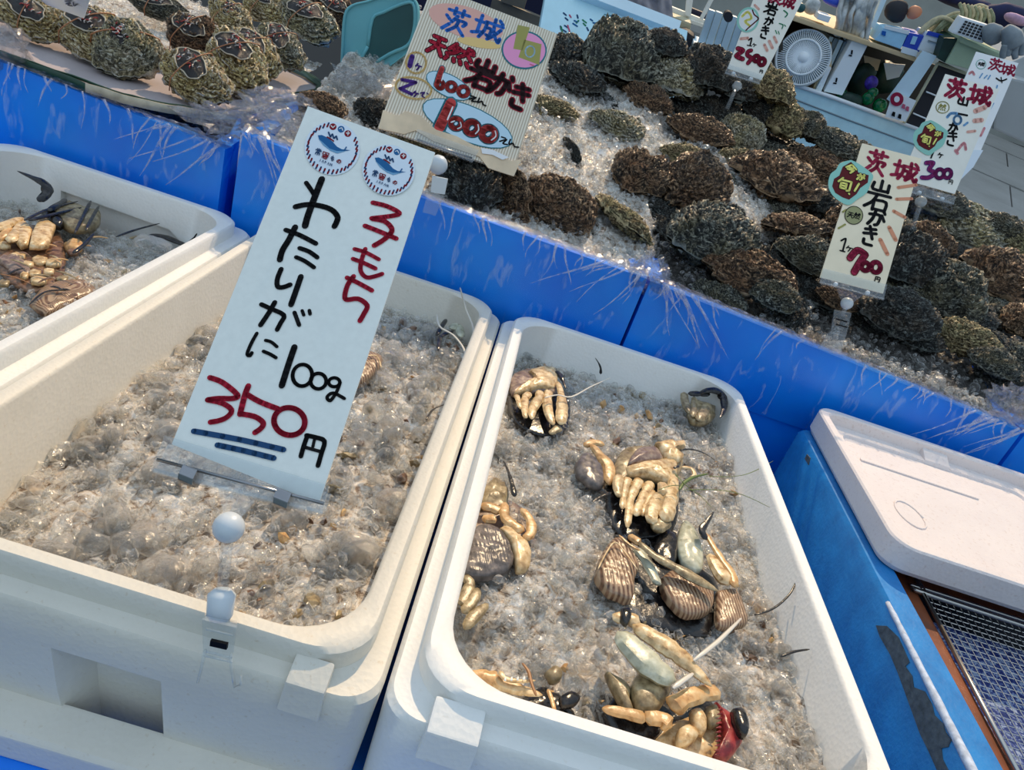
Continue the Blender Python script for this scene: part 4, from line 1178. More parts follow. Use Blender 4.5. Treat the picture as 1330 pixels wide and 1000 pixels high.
# 2 big crab in the middle
F = Pl(750, 540, 6.65, -.012)
c2 = crab('large pale crab lying belly up with green weed on it, centre of the crab box', F, (620, 560))
pillow(F, 'carapace', [(300, 540), (330, 400), (390, 300), (480, 275), (640, 270), (800, 262), (900, 300), (910, 420), (860, 520), (700, 560), (430, 560), (330, 620)], 90, 'crab_olive', c2, 0, .3)
pillow(F, 'leg_gap_shade', [(260, 560), (420, 500), (860, 480), (900, 700), (840, 960), (600, 1010), (420, 1000), (280, 820)], 50, 'crab_dark', c2, -.007, .3)  # dark pillow added below the legs, gap shade put into its colour
pillow(F, 'sternum', [(400, 490), (520, 470), (700, 430), (800, 440), (840, 500), (810, 600), (760, 640), (600, 570), (430, 560)], 80, 'crab_cream', c2, .008, .25)
pillow(F, 'abdomen_flap', [(410, 480), (430, 420), (500, 345), (640, 325), (705, 400), (690, 440), (560, 460)], 70, 'crab_purple', c2, .009, .2)
pillow(F, 'mouth_plate', [(640, 300), (760, 285), (880, 290), (900, 330), (800, 360), (880, 420), (830, 460), (740, 440), (700, 380)], 60, 'crab_cream', c2, .011, .4)
for pts, w in (([(370, 520), (350, 580), (350, 660), (370, 700)], [70, 90, 70, 40]), ([(440, 540), (420, 600), (400, 700), (385, 800)], [75, 65, 50, 45]), ([(540, 550), (500, 620), (460, 720), (430, 960)], [80, 75, 62, 50]),
               ([(635, 575), (590, 660), (540, 760), (500, 860)], [80, 78, 66, 60]), ([(660, 650), (600, 760), (560, 860)], [60, 56, 50])):
    limb(F, 'leg', pts, w, 'crab_cream', c2, .006)
limb(F, 'claw', [(740, 600), (740, 680)], [100, 90], 'crab_cream', c2, .012)
limb(F, 'claw', [(715, 680), (670, 760), (640, 860), (650, 930)], [80, 110, 110, 70], 'crab_cream', c2, .009)
limb(F, 'claw', [(830, 520), (825, 620), (790, 760), (755, 900)], [60, 105, 125, 110], 'crab_cream', c2, .011)
limb(F, 'claw', [(760, 905), (720, 950), (660, 980)], [110, 120, 90], 'crab_olive', c2, .006)
limb(F, 'finger', [(900, 445), (980, 455), (1010, 510), (960, 540)], [26, 36, 34, 10], 'crab_cream', c2, .010)
limb(F, 'eye', [(835, 450), (870, 435)], [26, 22], 'crab_dark', c2, .016)
limb(F, 'antenna', [(890, 295), (980, 290), (1090, 320), (1190, 385)], [22, 18, 12, 6], 'crab_dark', c2, .012, k=6)
wd = thing('seaweed_sprig', 'thin green weed strands lying across the large pale crab', 'seaweed', F.p(1000, 560, .0))
F3 = Pl(750, 540, 6.65, .0)
for nm, pts, w in (('frond', [(880, 640), (920, 580), (1000, 530), (1130, 500)], [26, 34, 36, 16]), ('stem', [(700, 640), (800, 605), (900, 600)], [8, 10, 8]), ('stem', [(1110, 520), (1330, 525), (1500, 490), (1690, 390)], [10, 8, 8, 6]),
                   ('stem', [(920, 640), (1200, 640), (1420, 680), (1660, 790)], [12, 10, 9, 7]), ('stem', [(840, 500), (960, 620), (1060, 690), (1160, 795)], [10, 9, 8, 6])):
    limb(F3, nm, pts, w, 'seaweed', wd, .008, lift=[0, 20, 40, 60] if nm == 'stem' else 0, k=6)
# 2b crab left of it
c2b = crab('brown crab half sunk in ice touching the left side of the large pale crab', F, (160, 460))
pillow(F, 'carapace', [(-20, 420), (60, 320), (160, 380), (215, 470), (225, 600), (150, 620), (60, 560), (0, 500)], 70, 'crab_grey', c2b, 0, .3)
limb(F, 'leg', [(120, 250), (200, 350), (270, 450), (270, 590)], [50, 90, 120, 70], 'crab_orange', c2b, .0)
limb(F, 'leg', [(60, 260), (140, 230), (230, 250)], [50, 70, 50], 'crab_orange', c2b, -.002)
limb(F, 'leg_tip', [(130, 745), (200, 700), (290, 665)], [10, 28, 30], 'crab_dark', c2b, .006)
# 3 grey shelled one by the left wall
F = Pl(575, 590, 6.65, -.014)
c3 = crab('grey backed crab with orange legs against the left wall of the crab box', F, (400, 700))
pillow(F, 'carapace', [(160, 1010), (190, 860), (240, 700), (320, 610), (440, 620), (540, 700), (605, 850), (610, 930), (560, 1010), (400, 1060), (250, 1060)], 100, 'crab_grey', c3, .0, .12, stripe=1, axis=V((1, .35, 0)))
pillow(F, 'leg_gap_shade', [(240, 600), (300, 400), (560, 330), (780, 480), (820, 720), (760, 900), (560, 820)], 40, 'crab_purple', c3, -.008, .3)  # added purple-brown pillow, darkens the gaps among the legs like shade
pillow(F, 'belly_plate', [(480, 650), (560, 620), (640, 690), (730, 770), (760, 860), (740, 990), (640, 1010), (610, 860), (560, 740)], 70, 'crab_cream', c3, .001, .2)
limb(F, 'leg', [(330, 450), (420, 460), (500, 500)], [70, 110, 80], 'crab_orange', c3, .003)
limb(F, 'leg', [(360, 560), (440, 560)], [90, 90], 'crab_orange', c3, .003)
limb(F, 'leg', [(540, 420), (535, 540), (620, 620), (700, 660)], [60, 90, 100, 70], 'crab_orange', c3, .004)
limb(F, 'leg', [(680, 470), (760, 580), (760, 680), (710, 730)], [60, 80, 80, 60], 'crab_orange', c3, .004)
pillow(F, 'rear_plate', [(330, 440), (320, 330), (380, 240), (480, 190), (570, 260), (570, 400), (500, 450)], 90, 'crab_olive', c3, -.004, .35)
limb(F, 'leg_tip', [(530, 60), (570, 160), (600, 260), (620, 360)], [10, 26, 40, 50], 'crab_dark', c3, .006)
# 3b legs below
F = Pl(430, 640, 2.771, -.014)
c3b = crab('pair of olive crab legs below the grey backed crab, by the box wall', F, (480, 420), name='crab_piece', cat='crab leg', group=None)
limb(F, 'leg_segment', [(478, 300), (500, 330), (480, 380), (462, 400)], [30, 40, 40, 30], 'crab_olive', c3b, 0)
limb(F, 'leg_segment', [(528, 345), (510, 390), (475, 430)], [26, 40, 30], 'crab_olive', c3b, .002)
limb(F, 'leg_segment', [(565, 400), (520, 440), (480, 490)], [14, 48, 22], 'crab_olive', c3b, .003)
# 4, 5 grooved shells in the middle right
F = Pl(750, 650, 5.5417, -.012)
c4 = crab('fan shaped striped brown crab back standing out of the ice, centre of the box', F, (270, 540))
pillow(F, 'carapace', [(120, 560), (150, 440), (210, 340), (270, 290), (340, 350), (430, 490), (395, 600), (380, 740), (250, 710), (165, 640)], 90, 'crab_brown', c4, .004, .1, stripe=1, axis=V((1, .22, 0)))
limb(F, 'shell_rim', [(150, 490), (200, 390), (268, 300), (340, 370), (430, 495)], [14, 14, 14, 14, 14], 'crab_cream', c4, .014, k=6)
c5 = crab('dark striped crab with a glossy brown paddle leg across it', F, (800, 680))
pillow(F, 'carapace', [(600, 560), (700, 500), (860, 560), (970, 640), (960, 790), (800, 830), (690, 760), (620, 660)], 80, 'crab_brown', c5, .0, .1, stripe=1, axis=V((1, .3, 0)))
pillow(F, 'leg_gap_shade', [(340, 280), (480, 180), (760, 200), (900, 400), (1060, 560), (1000, 900), (700, 860), (420, 760), (330, 560)], 40, 'crab_dark', c5, -.012, .4)  # dark pillow put below shell and legs in place of gap shade
limb(F, 'paddle_leg', [(440, 300), (560, 400), (700, 480), (840, 560), (1010, 650)], [44, 64, 80, 100, 20], 'crab_olive', c5, .014, flat=.5)
limb(F, 'leg', [(380, 260), (440, 300)], [70, 70], 'crab_orange', c5, .006)
limb(F, 'leg', [(420, 350), (480, 420), (560, 560), (570, 600)], [60, 80, 70, 50], 'crab_green', c5, .004)
limb(F, 'leg', [(300, 250), (380, 320), (450, 360)], [18, 20, 16], 'crab_orange', c5, .012)
c6 = crab('crab leg with dark spiked tip and striped shell by the right box wall', F, (1050, 500), name='crab_piece', cat='crab leg', group=None)
limb(F, 'spiked_tip', [(980, 80), (935, 150), (895, 215), (930, 280)], [8, 34, 52, 40], 'crab_dark', c6, .010, lift=[60, 40, 20, 0])
limb(F, 'leg_segment', [(925, 240), (985, 340), (1050, 440), (1120, 540), (1130, 620)], [40, 46, 50, 56, 50], 'crab_orange', c6, .007)
limb(F, 'leg_segment', [(955, 390), (1010, 500), (1085, 600)], [60, 110, 100], 'crab_cream', c6, .004)
pillow(F, 'shell_piece', [(1010, 640), (1140, 630), (1200, 740), (1230, 870), (1120, 900), (1010, 880)], 60, 'crab_brown', c6, -.002, .1, stripe=1, axis=V((1, .1, 0)))
pillow(F, 'belly_plate', [(720, 300), (760, 150), (830, 170), (900, 330), (910, 470), (860, 500), (760, 440)], 60, 'crab_green', c6, -.002, .3)
pillow(F, 'dark_piece', [(560, 340), (600, 220), (720, 210), (730, 380), (700, 440), (600, 400)], 50, 'crab_dark', c6, -.004, .3)  # low near-black pillow left of the belly plate
# 7 front crab with the big claw
F = Pl(770, 780, 4.5455, .000)
c7 = crab('front crab with a big strapped cream claw and dark red spiny edge', F, (600, 700))
pillow(F, 'belly', [(400, 760), (470, 690), (560, 630), (740, 600), (850, 660), (890, 780), (830, 900), (760, 950), (620, 900), (480, 870)], 110, 'crab_cream', c7, -.014, .2)
pillow(F, 'leg_gap_shade', [(120, 560), (240, 420), (500, 480), (760, 500), (820, 700), (700, 900), (420, 840), (200, 720)], 60, 'crab_dark', c7, -.018, .3)  # added near-black pillow imitating shade between arm, legs and belly
ce = pillow(F, 'carapace_edge', [(720, 600), (800, 670), (860, 700), (890, 790), (860, 870), (780, 945), (710, 915), (760, 850), (755, 760), (735, 690)], 80, 'crab_red', c7, .000, .2)
pillow(F, 'carapace', [(790, 690), (850, 690), (885, 790), (870, 850), (830, 830), (800, 760)], 60, 'crab_dark', c7, .009, .1)
for i in range(11):
    t_ = i/10; a = lerp(748, 730, t_); b = lerp(640, 905, t_)
    limb(F, 'spine', [(a+14, b), (a-14, b+6)], [18, 4], 'crab_red', ce, .010, k=5)
pillow(F, 'belly_segment', [(570, 660), (620, 650), (660, 720), (650, 800), (590, 760)], 60, 'crab_cream', c7, .002, .1)
pillow(F, 'belly_segment', [(500, 770), (560, 740), (620, 800), (560, 850), (500, 850)], 60, 'crab_cream', c7, .001, .1)
pillow(F, 'belly_segment', [(660, 640), (720, 630), (745, 730), (690, 760), (660, 700)], 50, 'crab_olive', c7, .002, .1)
limb(F, 'arm', [(745, 540), (640, 550), (530, 590), (470, 630)], [80, 100, 100, 110], 'crab_orange', c7, .010)
limb(F, 'leg', [(60, 640), (190, 665), (310, 695)], [50, 72, 80], 'crab_orange', c7, .004)
limb(F, 'leg', [(310, 695), (400, 700), (455, 740)], [80, 100, 110], 'crab_orange', c7, .005)
pillow(F, 'arm_joint', [(225, 520), (260, 440), (360, 450), (460, 510), (430, 590), (370, 650), (270, 640)], 90, 'crab_olive', c7, .000, .15)
pillow(F, 'arm_joint', [(90, 400), (170, 440), (230, 500), (225, 580), (250, 640), (200, 620), (130, 500)], 60, 'crab_olive', c7, -.004, .15)
limb(F, 'claw_palm', [(150, 190), (240, 290), (370, 410), (480, 470)], [80, 165, 160, 80], 'crab_green', c7, .012)
limb(F, 'claw_finger', [(240, 150), (370, 230), (490, 310), (590, 400), (700, 505)], [70, 120, 120, 80, 24], 'crab_cream', c7, .017)
limb(F, 'wrist', [(125, 110), (190, 100), (270, 135)], [60, 80, 90], 'crab_cream', c7, .014)
pillow(F, 'joint_socket', [(115, 150), (160, 140), (175, 190), (150, 240), (115, 210)], 40, 'crab_dark', c7, .018, .1)
limb(F, 'claw_strap', [(596, 352), (740, 240), (875, 105)], [32, 30, 24], 'tie_white', c7, .022, flat=.35, k=6, sub=2)
limb(F, 'claw_strap', [(475, 515), (535, 470), (592, 430)], [36, 34, 32], 'tie_white', c7, .020, flat=.35, k=6, sub=2)
# 8 claw at the front left
F = Pl(580, 780, 5.5417, .002)
c8 = crab('orange and cream crab claw with white teeth along the front rim, left', F, (350, 590), name='severed_crab', cat='crab claw', group=None)
limb(F, 'claw_palm', [(90, 560), (200, 545), (300, 560), (370, 570)], [40, 100, 130, 110], 'crab_orange', c8, -.006)
limb(F, 'claw_finger', [(330, 570), (450, 620), (560, 650), (690, 680)], [110, 100, 80, 20], 'crab_cream', c8, -.005)
cf = limb(F, 'claw_finger', [(385, 510), (420, 560), (520, 580), (640, 575)], [40, 40, 34, 12], 'crab_cream', c8, .001)
for i in range(5): limb(F, 'tooth', [(420+i*45, 575-i*2), (425+i*45, 552-i*2)], [22, 12], 'card_white', cf, .004, k=5)
c8b = crab('dark crab shell with a brown tie strand at the front rim', F, (800, 680))
pillow(F, 'carapace', [(520, 660), (640, 560), (760, 520), (900, 600), (1010, 760), (1090, 860), (900, 830), (700, 770)], 70, 'crab_dark', c8b, -.016, .6)
pillow(F, 'belly_knob', [(740, 460), (800, 420), (855, 450), (850, 510), (780, 530)], 60, 'crab_olive', c8b, -.008, .1)
limb(F, 'tie_strand', [(545, 450), (590, 510), (610, 590), (645, 685)], [20, 30, 26, 20], 'tie_brown', c8b, .004, k=6)
limb(F, 'leg', [(730, 640), (760, 720), (780, 800)], [30, 34, 24], 'crab_orange', c8b, -.004)
pillow(F, 'green_shell', [(820, 680), (900, 640), (970, 680), (930, 740), (840, 750)], 50, 'crab_dark', c8b, -.002, .2)
# 9 dark one in the back right corner
F = Pl(880, 440, 5.5417, -.008)
c9 = crab('small dark crab with pale folded legs in the back right corner of the crab box', F, (180, 470))
limb(F, 'leg', [(50, 390), (55, 460), (90, 540)], [50, 66, 40], 'crab_olive', c9, 0)
limb(F, 'leg', [(120, 420), (120, 500), (110, 560)], [36, 46, 40], 'crab_olive', c9, .003)
limb(F, 'leg', [(220, 470), (190, 530), (150, 590)], [60, 80, 50], 'crab_olive', c9, .003)
limb(F, 'leg', [(80, 395), (160, 395), (230, 400)], [40, 50, 40], 'crab_dark', c9, .006)
limb(F, 'leg', [(150, 400), (240, 370), (320, 400), (335, 500), (305, 570)], [36, 56, 60, 44, 8], 'crab_dark', c9, .006, lift=[0, 20, 30, 30, 20])
limb(F, 'leg', [(290, 410), (340, 450), (372, 485)], [40, 24, 6], 'crab_dark', c9, .008, lift=[10, 20, 20])
pillow(F, 'carapace', [(100, 440), (200, 400), (300, 440), (270, 560), (150, 600), (80, 540)], 50, 'crab_olive', c9, -.006, .2)
# loose legs reaching over the right wall
F = Pl(850, 640, 2.771, -.006)
def loose(label, F, pts, w, mat, lift=0, name='crab_piece', cat='crab leg', dz=.004, k=6):
    o = limb(F, name, pts, w, mat, None, dz, lift, k=k)
    og = F.p(*pts[0]); og.z -= .004
    o.data.transform(Matrix.Translation(-og)); o.location = og; o['_o'] = tuple(og)
    tag(o, label, cat); return o
loose('thin curved dark leg tip leaning on the right wall of the crab box', F, [(360, 440), (430, 415), (490, 360), (520, 292)], [8, 9, 8, 5], 'crab_dark', [0, 10, 25, 50])
loose('short straight dark leg tip on the ice near the front right wall', F, [(455, 590), (500, 572), (558, 563)], [10, 12, 7], 'crab_dark', [0, 8, 16])
# crab and cords in the middle box
F = Pl(430, 300, 2.771, -.014)
c10 = crab('dark crab leg cluster with white cords behind the tall card', F, (420, 390))
limb(F, 'leg', [(380, 375), (400, 340), (415, 318)], [14, 18, 12], 'crab_dark', c10, .004)
limb(F, 'leg', [(385, 430), (395, 380), (440, 360)], [12, 16, 14], 'crab_dark', c10, .004)
limb(F, 'leg', [(430, 350), (460, 345), (466, 380)], [26, 34, 24], 'crab_green', c10, .002)
limb(F, 'cord', [(380, 300), (392, 345), (440, 375), (478, 425), (488, 480)], 9, 'tie_white', c10, .012, k=6)
limb(F, 'cord', [(465, 205), (485, 280), (512, 350), (512, 425)], 9, 'tie_white', c10, .014, lift=[30, 20, 8, 0], k=6)
c11 = crab('striped brown crab shell just right of the tall card', F, (130, 510))
pillow(F, 'carapace', [(60, 560), (90, 480), (130, 450), (180, 465), (170, 510), (110, 560)], 34, 'crab_brown', c11, .004, .1, stripe=1, axis=V((1, 1, 0)).normalized())
limb(F, 'shell_rim', [(120, 450), (165, 450), (180, 490)], 7, 'crab_cream', c11, .014, k=6)
loose('black curved crab feeler on the ice left of the box joint', F, [(342, 680), (370, 640), (425, 620)], [7, 8, 5], 'crab_dark', 0, 'crab_piece', 'crab leg')
# amber shell pieces showing through the ice of the middle box
F = Pl(430, 640, 2.771, -.008)
# crabs of the left box
F = Pl(0, 200, 4.75, -.036)
c12 = crab('heap of pale crab legs and claws sticking out of the ice in the left box', F, (180, 560))
limb(F, 'leg', [(-40, 470), (60, 430), (140, 395)], [50, 66, 30], 'crab_cream', c12, .010)
limb(F, 'leg', [(60, 540), (100, 480), (135, 420)], [60, 56, 30], 'crab_cream', c12, .010)
pillow(F, 'leg_gap_shade', [(-30, 560), (60, 430), (240, 420), (380, 480), (400, 700), (280, 820), (120, 800), (0, 700)], 30, 'crab_brown', c12, -.004, .5)  # added brown pillow, makes the gaps in the heap look shaded
pillow(F, 'claw', [(180, 620), (195, 540), (240, 445), (275, 440), (345, 490), (320, 560), (300, 610), (240, 625)], 40, 'crab_cream', c12, .010, .1, sub=1)
pillow(F, 'claw', [(90, 560), (110, 470), (150, 450), (200, 510), (175, 600), (130, 610)], 40, 'crab_cream', c12, .008, .1, sub=1)
pillow(F, 'claw', [(-20, 540), (40, 480), (90, 480), (60, 540), (0, 560)], 50, 'crab_orange', c12, .004, .1)
for (a, b, w_, h_) in ((30, 570, 60, 34), (110, 640, 70, 40), (170, 690, 60, 30), (245, 665, 70, 46), (330, 680, 76, 40), (240, 790, 76, 40), (215, 745, 56, 34), (300, 735, 50, 30), (150, 760, 40, 30)):
    pillow(F, 'leg_segment', [(a-w_*.7, b-h_*.2), (a-w_*.2, b-h_*.6), (a+w_*.7, b-h_*.3), (a+w_*.6, b+h_*.4), (a, b+h_*.6), (a-w_*.6, b+h_*.4)], 26, 'crab_cream', c12, .002, .2, sub=1)
limb(F, 'feeler', [(0, 740), (90, 760), (190, 800)], [8, 10, 8], 'tie_brown', c12, .010, k=6)
limb(F, 'claw_tip', [(105, 104), (200, 145), (275, 185), (290, 240), (240, 290)], [6, 34, 60, 60, 44], 'crab_dark', c12, .016, lift=[90, 90, 70, 30, 0])
c13 = crab('dark spindly crab with black legs near the back wall of the left box', F, (500, 400))
pillow(F, 'carapace', [(290, 410), (400, 330), (520, 290), (600, 330), (620, 440), (560, 500), (430, 500)], 60, 'crab_olive', c13, .004, .3)
for pts, w in (([(150, 410), (300, 340), (480, 292)], [16, 22, 10]), ([(180, 410), (340, 370), (500, 330)], [26, 24, 14]), ([(460, 490), (510, 390), (560, 290)], [14, 22, 20]), ([(530, 470), (570, 390), (610, 320)], [16, 22, 14]), ([(300, 350), (380, 300), (405, 275)], [40, 36, 16])):
    limb(F, 'leg', pts, w, 'crab_dark', c13, .018)
pillow(F, 'claw', [(255, 400), (330, 405), (395, 460), (370, 495), (300, 470)], 50, 'crab_dark', c13, .010, .2)
limb(F, 'leg', [(450, 610), (520, 560), (585, 485)], [22, 26, 10], 'crab_dark', c13, .012, lift=[0, 10, 30])
pillow(F, 'shell_edge', [(390, 560), (450, 530), (510, 550), (500, 590), (420, 590)], 40, 'crab_orange', c13, .000, .2)
c14 = crab('sunken dark crab with a long stick-like leg at the back right of the left box', F, (950, 530))
limb(F, 'leg', [(715, 512), (830, 470), (985, 428)], [10, 16, 9], 'crab_dark', c14, .012, lift=[0, 20, 45])
limb(F, 'leg', [(920, 500), (1010, 510), (1100, 545), (1160, 570)], [20, 40, 40, 20], 'crab_dark', c14, .006)
limb(F, 'leg', [(1160, 555), (1195, 520), (1215, 490)], [18, 18, 8], 'crab_dark', c14, .012, lift=[0, 14, 30])
limb(F, 'leg', [(800, 520), (870, 510), (930, 520)], [18, 26, 20], 'crab_olive', c14, .004)
F = Pl(0, 200, 4.75, -.042)
c15 = crab('brown crab back showing through the ice in the left box, nearest the divider', F, (380, 880))
pillow(F, 'carapace', [(180, 940), (270, 840), (400, 800), (520, 800), (590, 860), (480, 920), (330, 990), (260, 1000)], 40, 'crab_brown', c15, .004, .2, stripe=1, axis=V((.3, 1, 0)))
limb(F, 'leg', [(180, 930), (280, 850), (420, 840)], [10, 14, 10], 'crab_dark', c15, .012)
pillow(F, 'shell_edge', [(0, 700), (80, 640), (160, 690), (190, 780), (90, 760)], 40, 'crab_purple', c15, .006, .3)
# extra spindly legs lying among the ice of the left box
F = Pl(0, 200, 4.75, -.034)
lrn = random.Random(4)
for i in range(16):
    a, b = lrn.uniform(20, 620), lrn.uniform(480, 900)
    if a > 1150-b*.9: a *= .6
    t_ = lrn.uniform(-.7, .5); L_ = lrn.uniform(60, 150)
    limb(F, 'leg', [(a, b), (a+L_*.5, b+L_*.5*t_-8), (a+L_, b+L_*t_)], [8, 16, 6], ['crab_dark', 'crab_olive', 'crab_orange', 'crab_brown'][i % 4], c13 if b < 620 else c15, .006)
for i in range(8):
    a, b = lrn.uniform(0, 500), lrn.uniform(560, 880)
    pillow(F, 'shell_piece', [(a-40, b), (a-10, b-18), (a+40, b-8), (a+30, b+16), (a-20, b+20)], 20, ['crab_brown', 'crab_purple', 'crab_olive'][i % 3], c15, -.002, .3, sub=1)
# two large slabs of ice
iceblk = Pl(0, 200, 4.75, -.030)
o = pillow(iceblk, 'ice_slab', [(820, 570), (870, 545), (980, 570), (1060, 610), (1000, 650), (900, 610), (840, 600)], 40, 'ice_milky', None, .010, .2)
o['_o'] = (0, 0, 0); tag(o, 'smooth pale blue slab of ice at the back of the left box', 'ice')
# ------------------------------------------------------------------ price cards
def ell(cx, cy, rx, ry, rot=0, n=22):
    c, s = math.cos(math.radians(rot)), math.sin(math.radians(rot))
    return [(cx+rx*math.cos(2*PI*i/n)*c-ry*math.sin(2*PI*i/n)*s, cy+rx*math.cos(2*PI*i/n)*s+ry*math.sin(2*PI*i/n)*c) for i in range(n)]
def ring(*a, **k):
    e = ell(*a, **k); return e+[e[0]]
def card_root(name, label, C, group=None, cat='price card'):
    p = (C.P[2]+C.P[3])/2
    return thing(name, label, cat, p, group)

# --- the tall white card
C = Card([(400, 138), (565, 198), (414, 654), (223, 577)], .445)
r1 = card_root('price_card', 'tall white handwritten price card reading 350 yen per 100 g, with two round whale stickers', C)
C.body(.0012, 'card_board', 'card_white', r1)
fA, fB, fC, fD = (340, 220, 6.65), (300, 340, 6.65), (230, 470, 5.5417), (390, 150, 8.3125)
C.ink('ink_black', [([(520, 85), (455, 250), (400, 400), (375, 490)], 50), ([(385, 118), (435, 190), (465, 245)], 36), ([(292, 325), (400, 305), (520, 320), (610, 355), (655, 410), (650, 450), (628, 495)], 44),
     ([(290, 500), (235, 610), (180, 700), (157, 782)], 46), ([(208, 525), (330, 570), (468, 642)], 38), ([(328, 682), (410, 712), (480, 762)], 36), ([(298, 760), (370, 792), (452, 848)], 34)], r1, 40, fr=fA)
C.ink('ink_black', [([(435, 65), (402, 150), (404, 215), (450, 222), (512, 200)], 38), ([(605, 130), (560, 260), (520, 372)], 44), ([(264, 370), (340, 405), (458, 462), (430, 530), (400, 588)], 36), ([(380, 352), (330, 440), (257, 548)], 38),
     ([(550, 440), (590, 548)], 32), ([(616, 424), (630, 462)], 26), ([(678, 422), (684, 452)], 28), ([(225, 620), (180, 700), (142, 795), (165, 812), (182, 788)], 28), ([(300, 680), (350, 695), (398, 735)], 26), ([(282, 775), (340, 800), (390, 830)], 28)], r1, 34, fr=fB)
C.ink('ink_black', [([(846, -105), (800, 30), (755, 172)], 40), (ring(903, 98, 70, 78, 10), 25), (ring(1018, 140, 56, 56), 24), (ring(1132, 148, 40, 32), 22), ([(1175, 150), (1150, 215), (1105, 280), (1080, 255), (1125, 225), (1205, 265)], 22),
     ([(940, 530), (915, 600), (892, 680)], 30), ([(932, 530), (1000, 545), (1062, 572), (1040, 660), (1015, 748)], 30), ([(990, 560), (978, 612)], 20), ([(920, 615), (1045, 650)], 22)], r1, 30, fr=fC)
C.ink('ink_red', [([(960, 290), (1080, 320), (1190, 380), (1120, 405), (950, 425)], 38), ([(960, 430), (1060, 450), (1122, 510), (1110, 560), (1040, 620), (972, 660)], 40), ([(892, 490), (1020, 540), (1162, 600)], 38),
     ([(895, 690), (862, 790), (855, 880), (905, 935), (980, 925), (1040, 905)], 34), ([(802, 690), (900, 720), (1012, 780)], 32), ([(788, 775), (880, 810), (982, 858)], 34)], r1, 36, fr=fA)
C.ink('ink_red', [([(1003, 140), (1100, 185), (1218, 250)], 36), ([(1060, 128), (1010, 200), (985, 290), (1000, 330), (1100, 322), (1178, 380), (1150, 450), (1115, 512)], 38)], r1, 36, fr=fB)
C.ink('ink_red', [([(238, 115), (330, 150), (438, 240), (400, 265), (300, 265), (222, 275)], 35), ([(222, 275), (330, 300), (395, 350), (360, 400), (300, 425), (242, 435)], 34), ([(515, 175), (490, 240), (455, 378)], 37), ([(455, 375), (560, 395), (622, 440), (605, 480), (562, 510)], 35),
     ([(512, 240), (600, 290), (728, 340)], 36), (ring(810, 430, 112, 98, 15), 36)], r1, 36, fr=fC)
C.ink('ink_navy', [([(122, 500), (450, 560), (768, 633)], 36), ([(292, 600), (480, 640), (698, 694)], 36)], r1, 36, fr=fC)
for sx, sy, k in ((347, 360, 1.0), (955, 600, .95)):
    st = MB(); e = ell(sx, sy, 300*k, 288*k, 20, 40)
    o = C.fill('sticker_blue_white', [e], r1, 'round_sticker', fD)
    def q(l): return [(sx+(a-347)*k, sy+(b-360)*k) for a, b in l]
    da, db = [], []
    for i in range(29):
        a = math.radians(-22+i*(360-78)/28.0); ca, sa = math.cos(a), math.sin(a)
        x, y = sx+265*k*ca, sy+255*k*sa
        (da if i % 2 else db).append([(x-9, y+20*k), (x+1, y)]); (db if i % 2 else da).append([(x+1, y), (x+9, y-20*k)])
        
    C.ink('ink_navy', da, o, 17*k, fr=fD, sub=1); C.ink('ink_darkred', db, o, 17*k, fr=fD, sub=1)
    C.fill('ink_darkred', [ell(sx+8*k, sy-232*k, 38*k, 36*k), ell(sx+168*k, sy-158*k, 37*k, 36*k)], o, 'lettering', fD)
    C.fill('ink_whale', [ell(sx+96*k, sy-205*k, 37*k, 36*k)], o, 'lettering', fD)
    C.ink('ink_white', [q([(335, 118), (355, 140), (378, 118)]), q([(425, 150), (450, 140), (462, 170)]), q([(500, 195), (520, 210), (535, 195)]), q([(520, 180), (515, 220)])], o, 9*k, fr=fD, sub=1)
    C.fill('ink_whale_light', [q([(200, 260), (250, 330), (330, 390), (400, 418), (450, 405), (490, 393), (400, 360), (300, 290), (230, 240)])], o, 'lettering', fD)
    C.fill('ink_whale', [q([(192, 222), (235, 218), (300, 248), (350, 290), (400, 345), (450, 372), (545, 382), (480, 392), (400, 392), (320, 365), (260, 310), (205, 262)])], o, 'lettering', fD)
    C.ink('ink_whale', [q([(480, 380), (500, 350)])], o, 12*k, fr=fD, sub=1)
    C.ink('ink_navy', [q([(308, 190), (328, 240), (350, 210), (365, 255), (392, 232), (402, 268)])], o, 15*k, fr=fD, sub=1)
    C.ink('ink_darkred', [q([(295, 242), (330, 262), (362, 285)])], o, 14*k, fr=fD, sub=1)
    def g(key, cx, cy, w_, h_): return strokes_of(key, (sx+(cx-347)*k, sy+(cy-360)*k, w_*k, h_*k), 20)
    C.ink('ink_navy', g('toko', 197, 402, 66, 72)+g('mo', 350, 470, 46, 56), o, 9*k, fr=fD, sub=1)
    C.ink('ink_darkred', g('iwao', 275, 440, 74, 76)+g('no', 420, 505, 52, 50), o, 9*k, fr=fD, sub=1)
    jap = []
    for i, sh in enumerate(([(.6, 0), (.6, .8), (.2, 1)], [(0, 1), (.5, 0), (1, 1)], [(.1, 1), (.1, 0), (.8, .2), (.2, .5)], [(0, 1), (.5, 0), (1, 1)], [(0, 1), (0, 0), (.9, 1), (.9, 0)])):
        jap.append(q([(212+i*30+u*18-v*6, 478+i*12+v*24+u*6) for u, v in sh]))
    C.ink('ink_navy', jap, o, 5*k, fr=fD, sub=1)

def wedge(points, th, n, name, mat, parent):
    mb = MB(); mb.prism(points, n*th); return mb.obj(name, mat, parent)
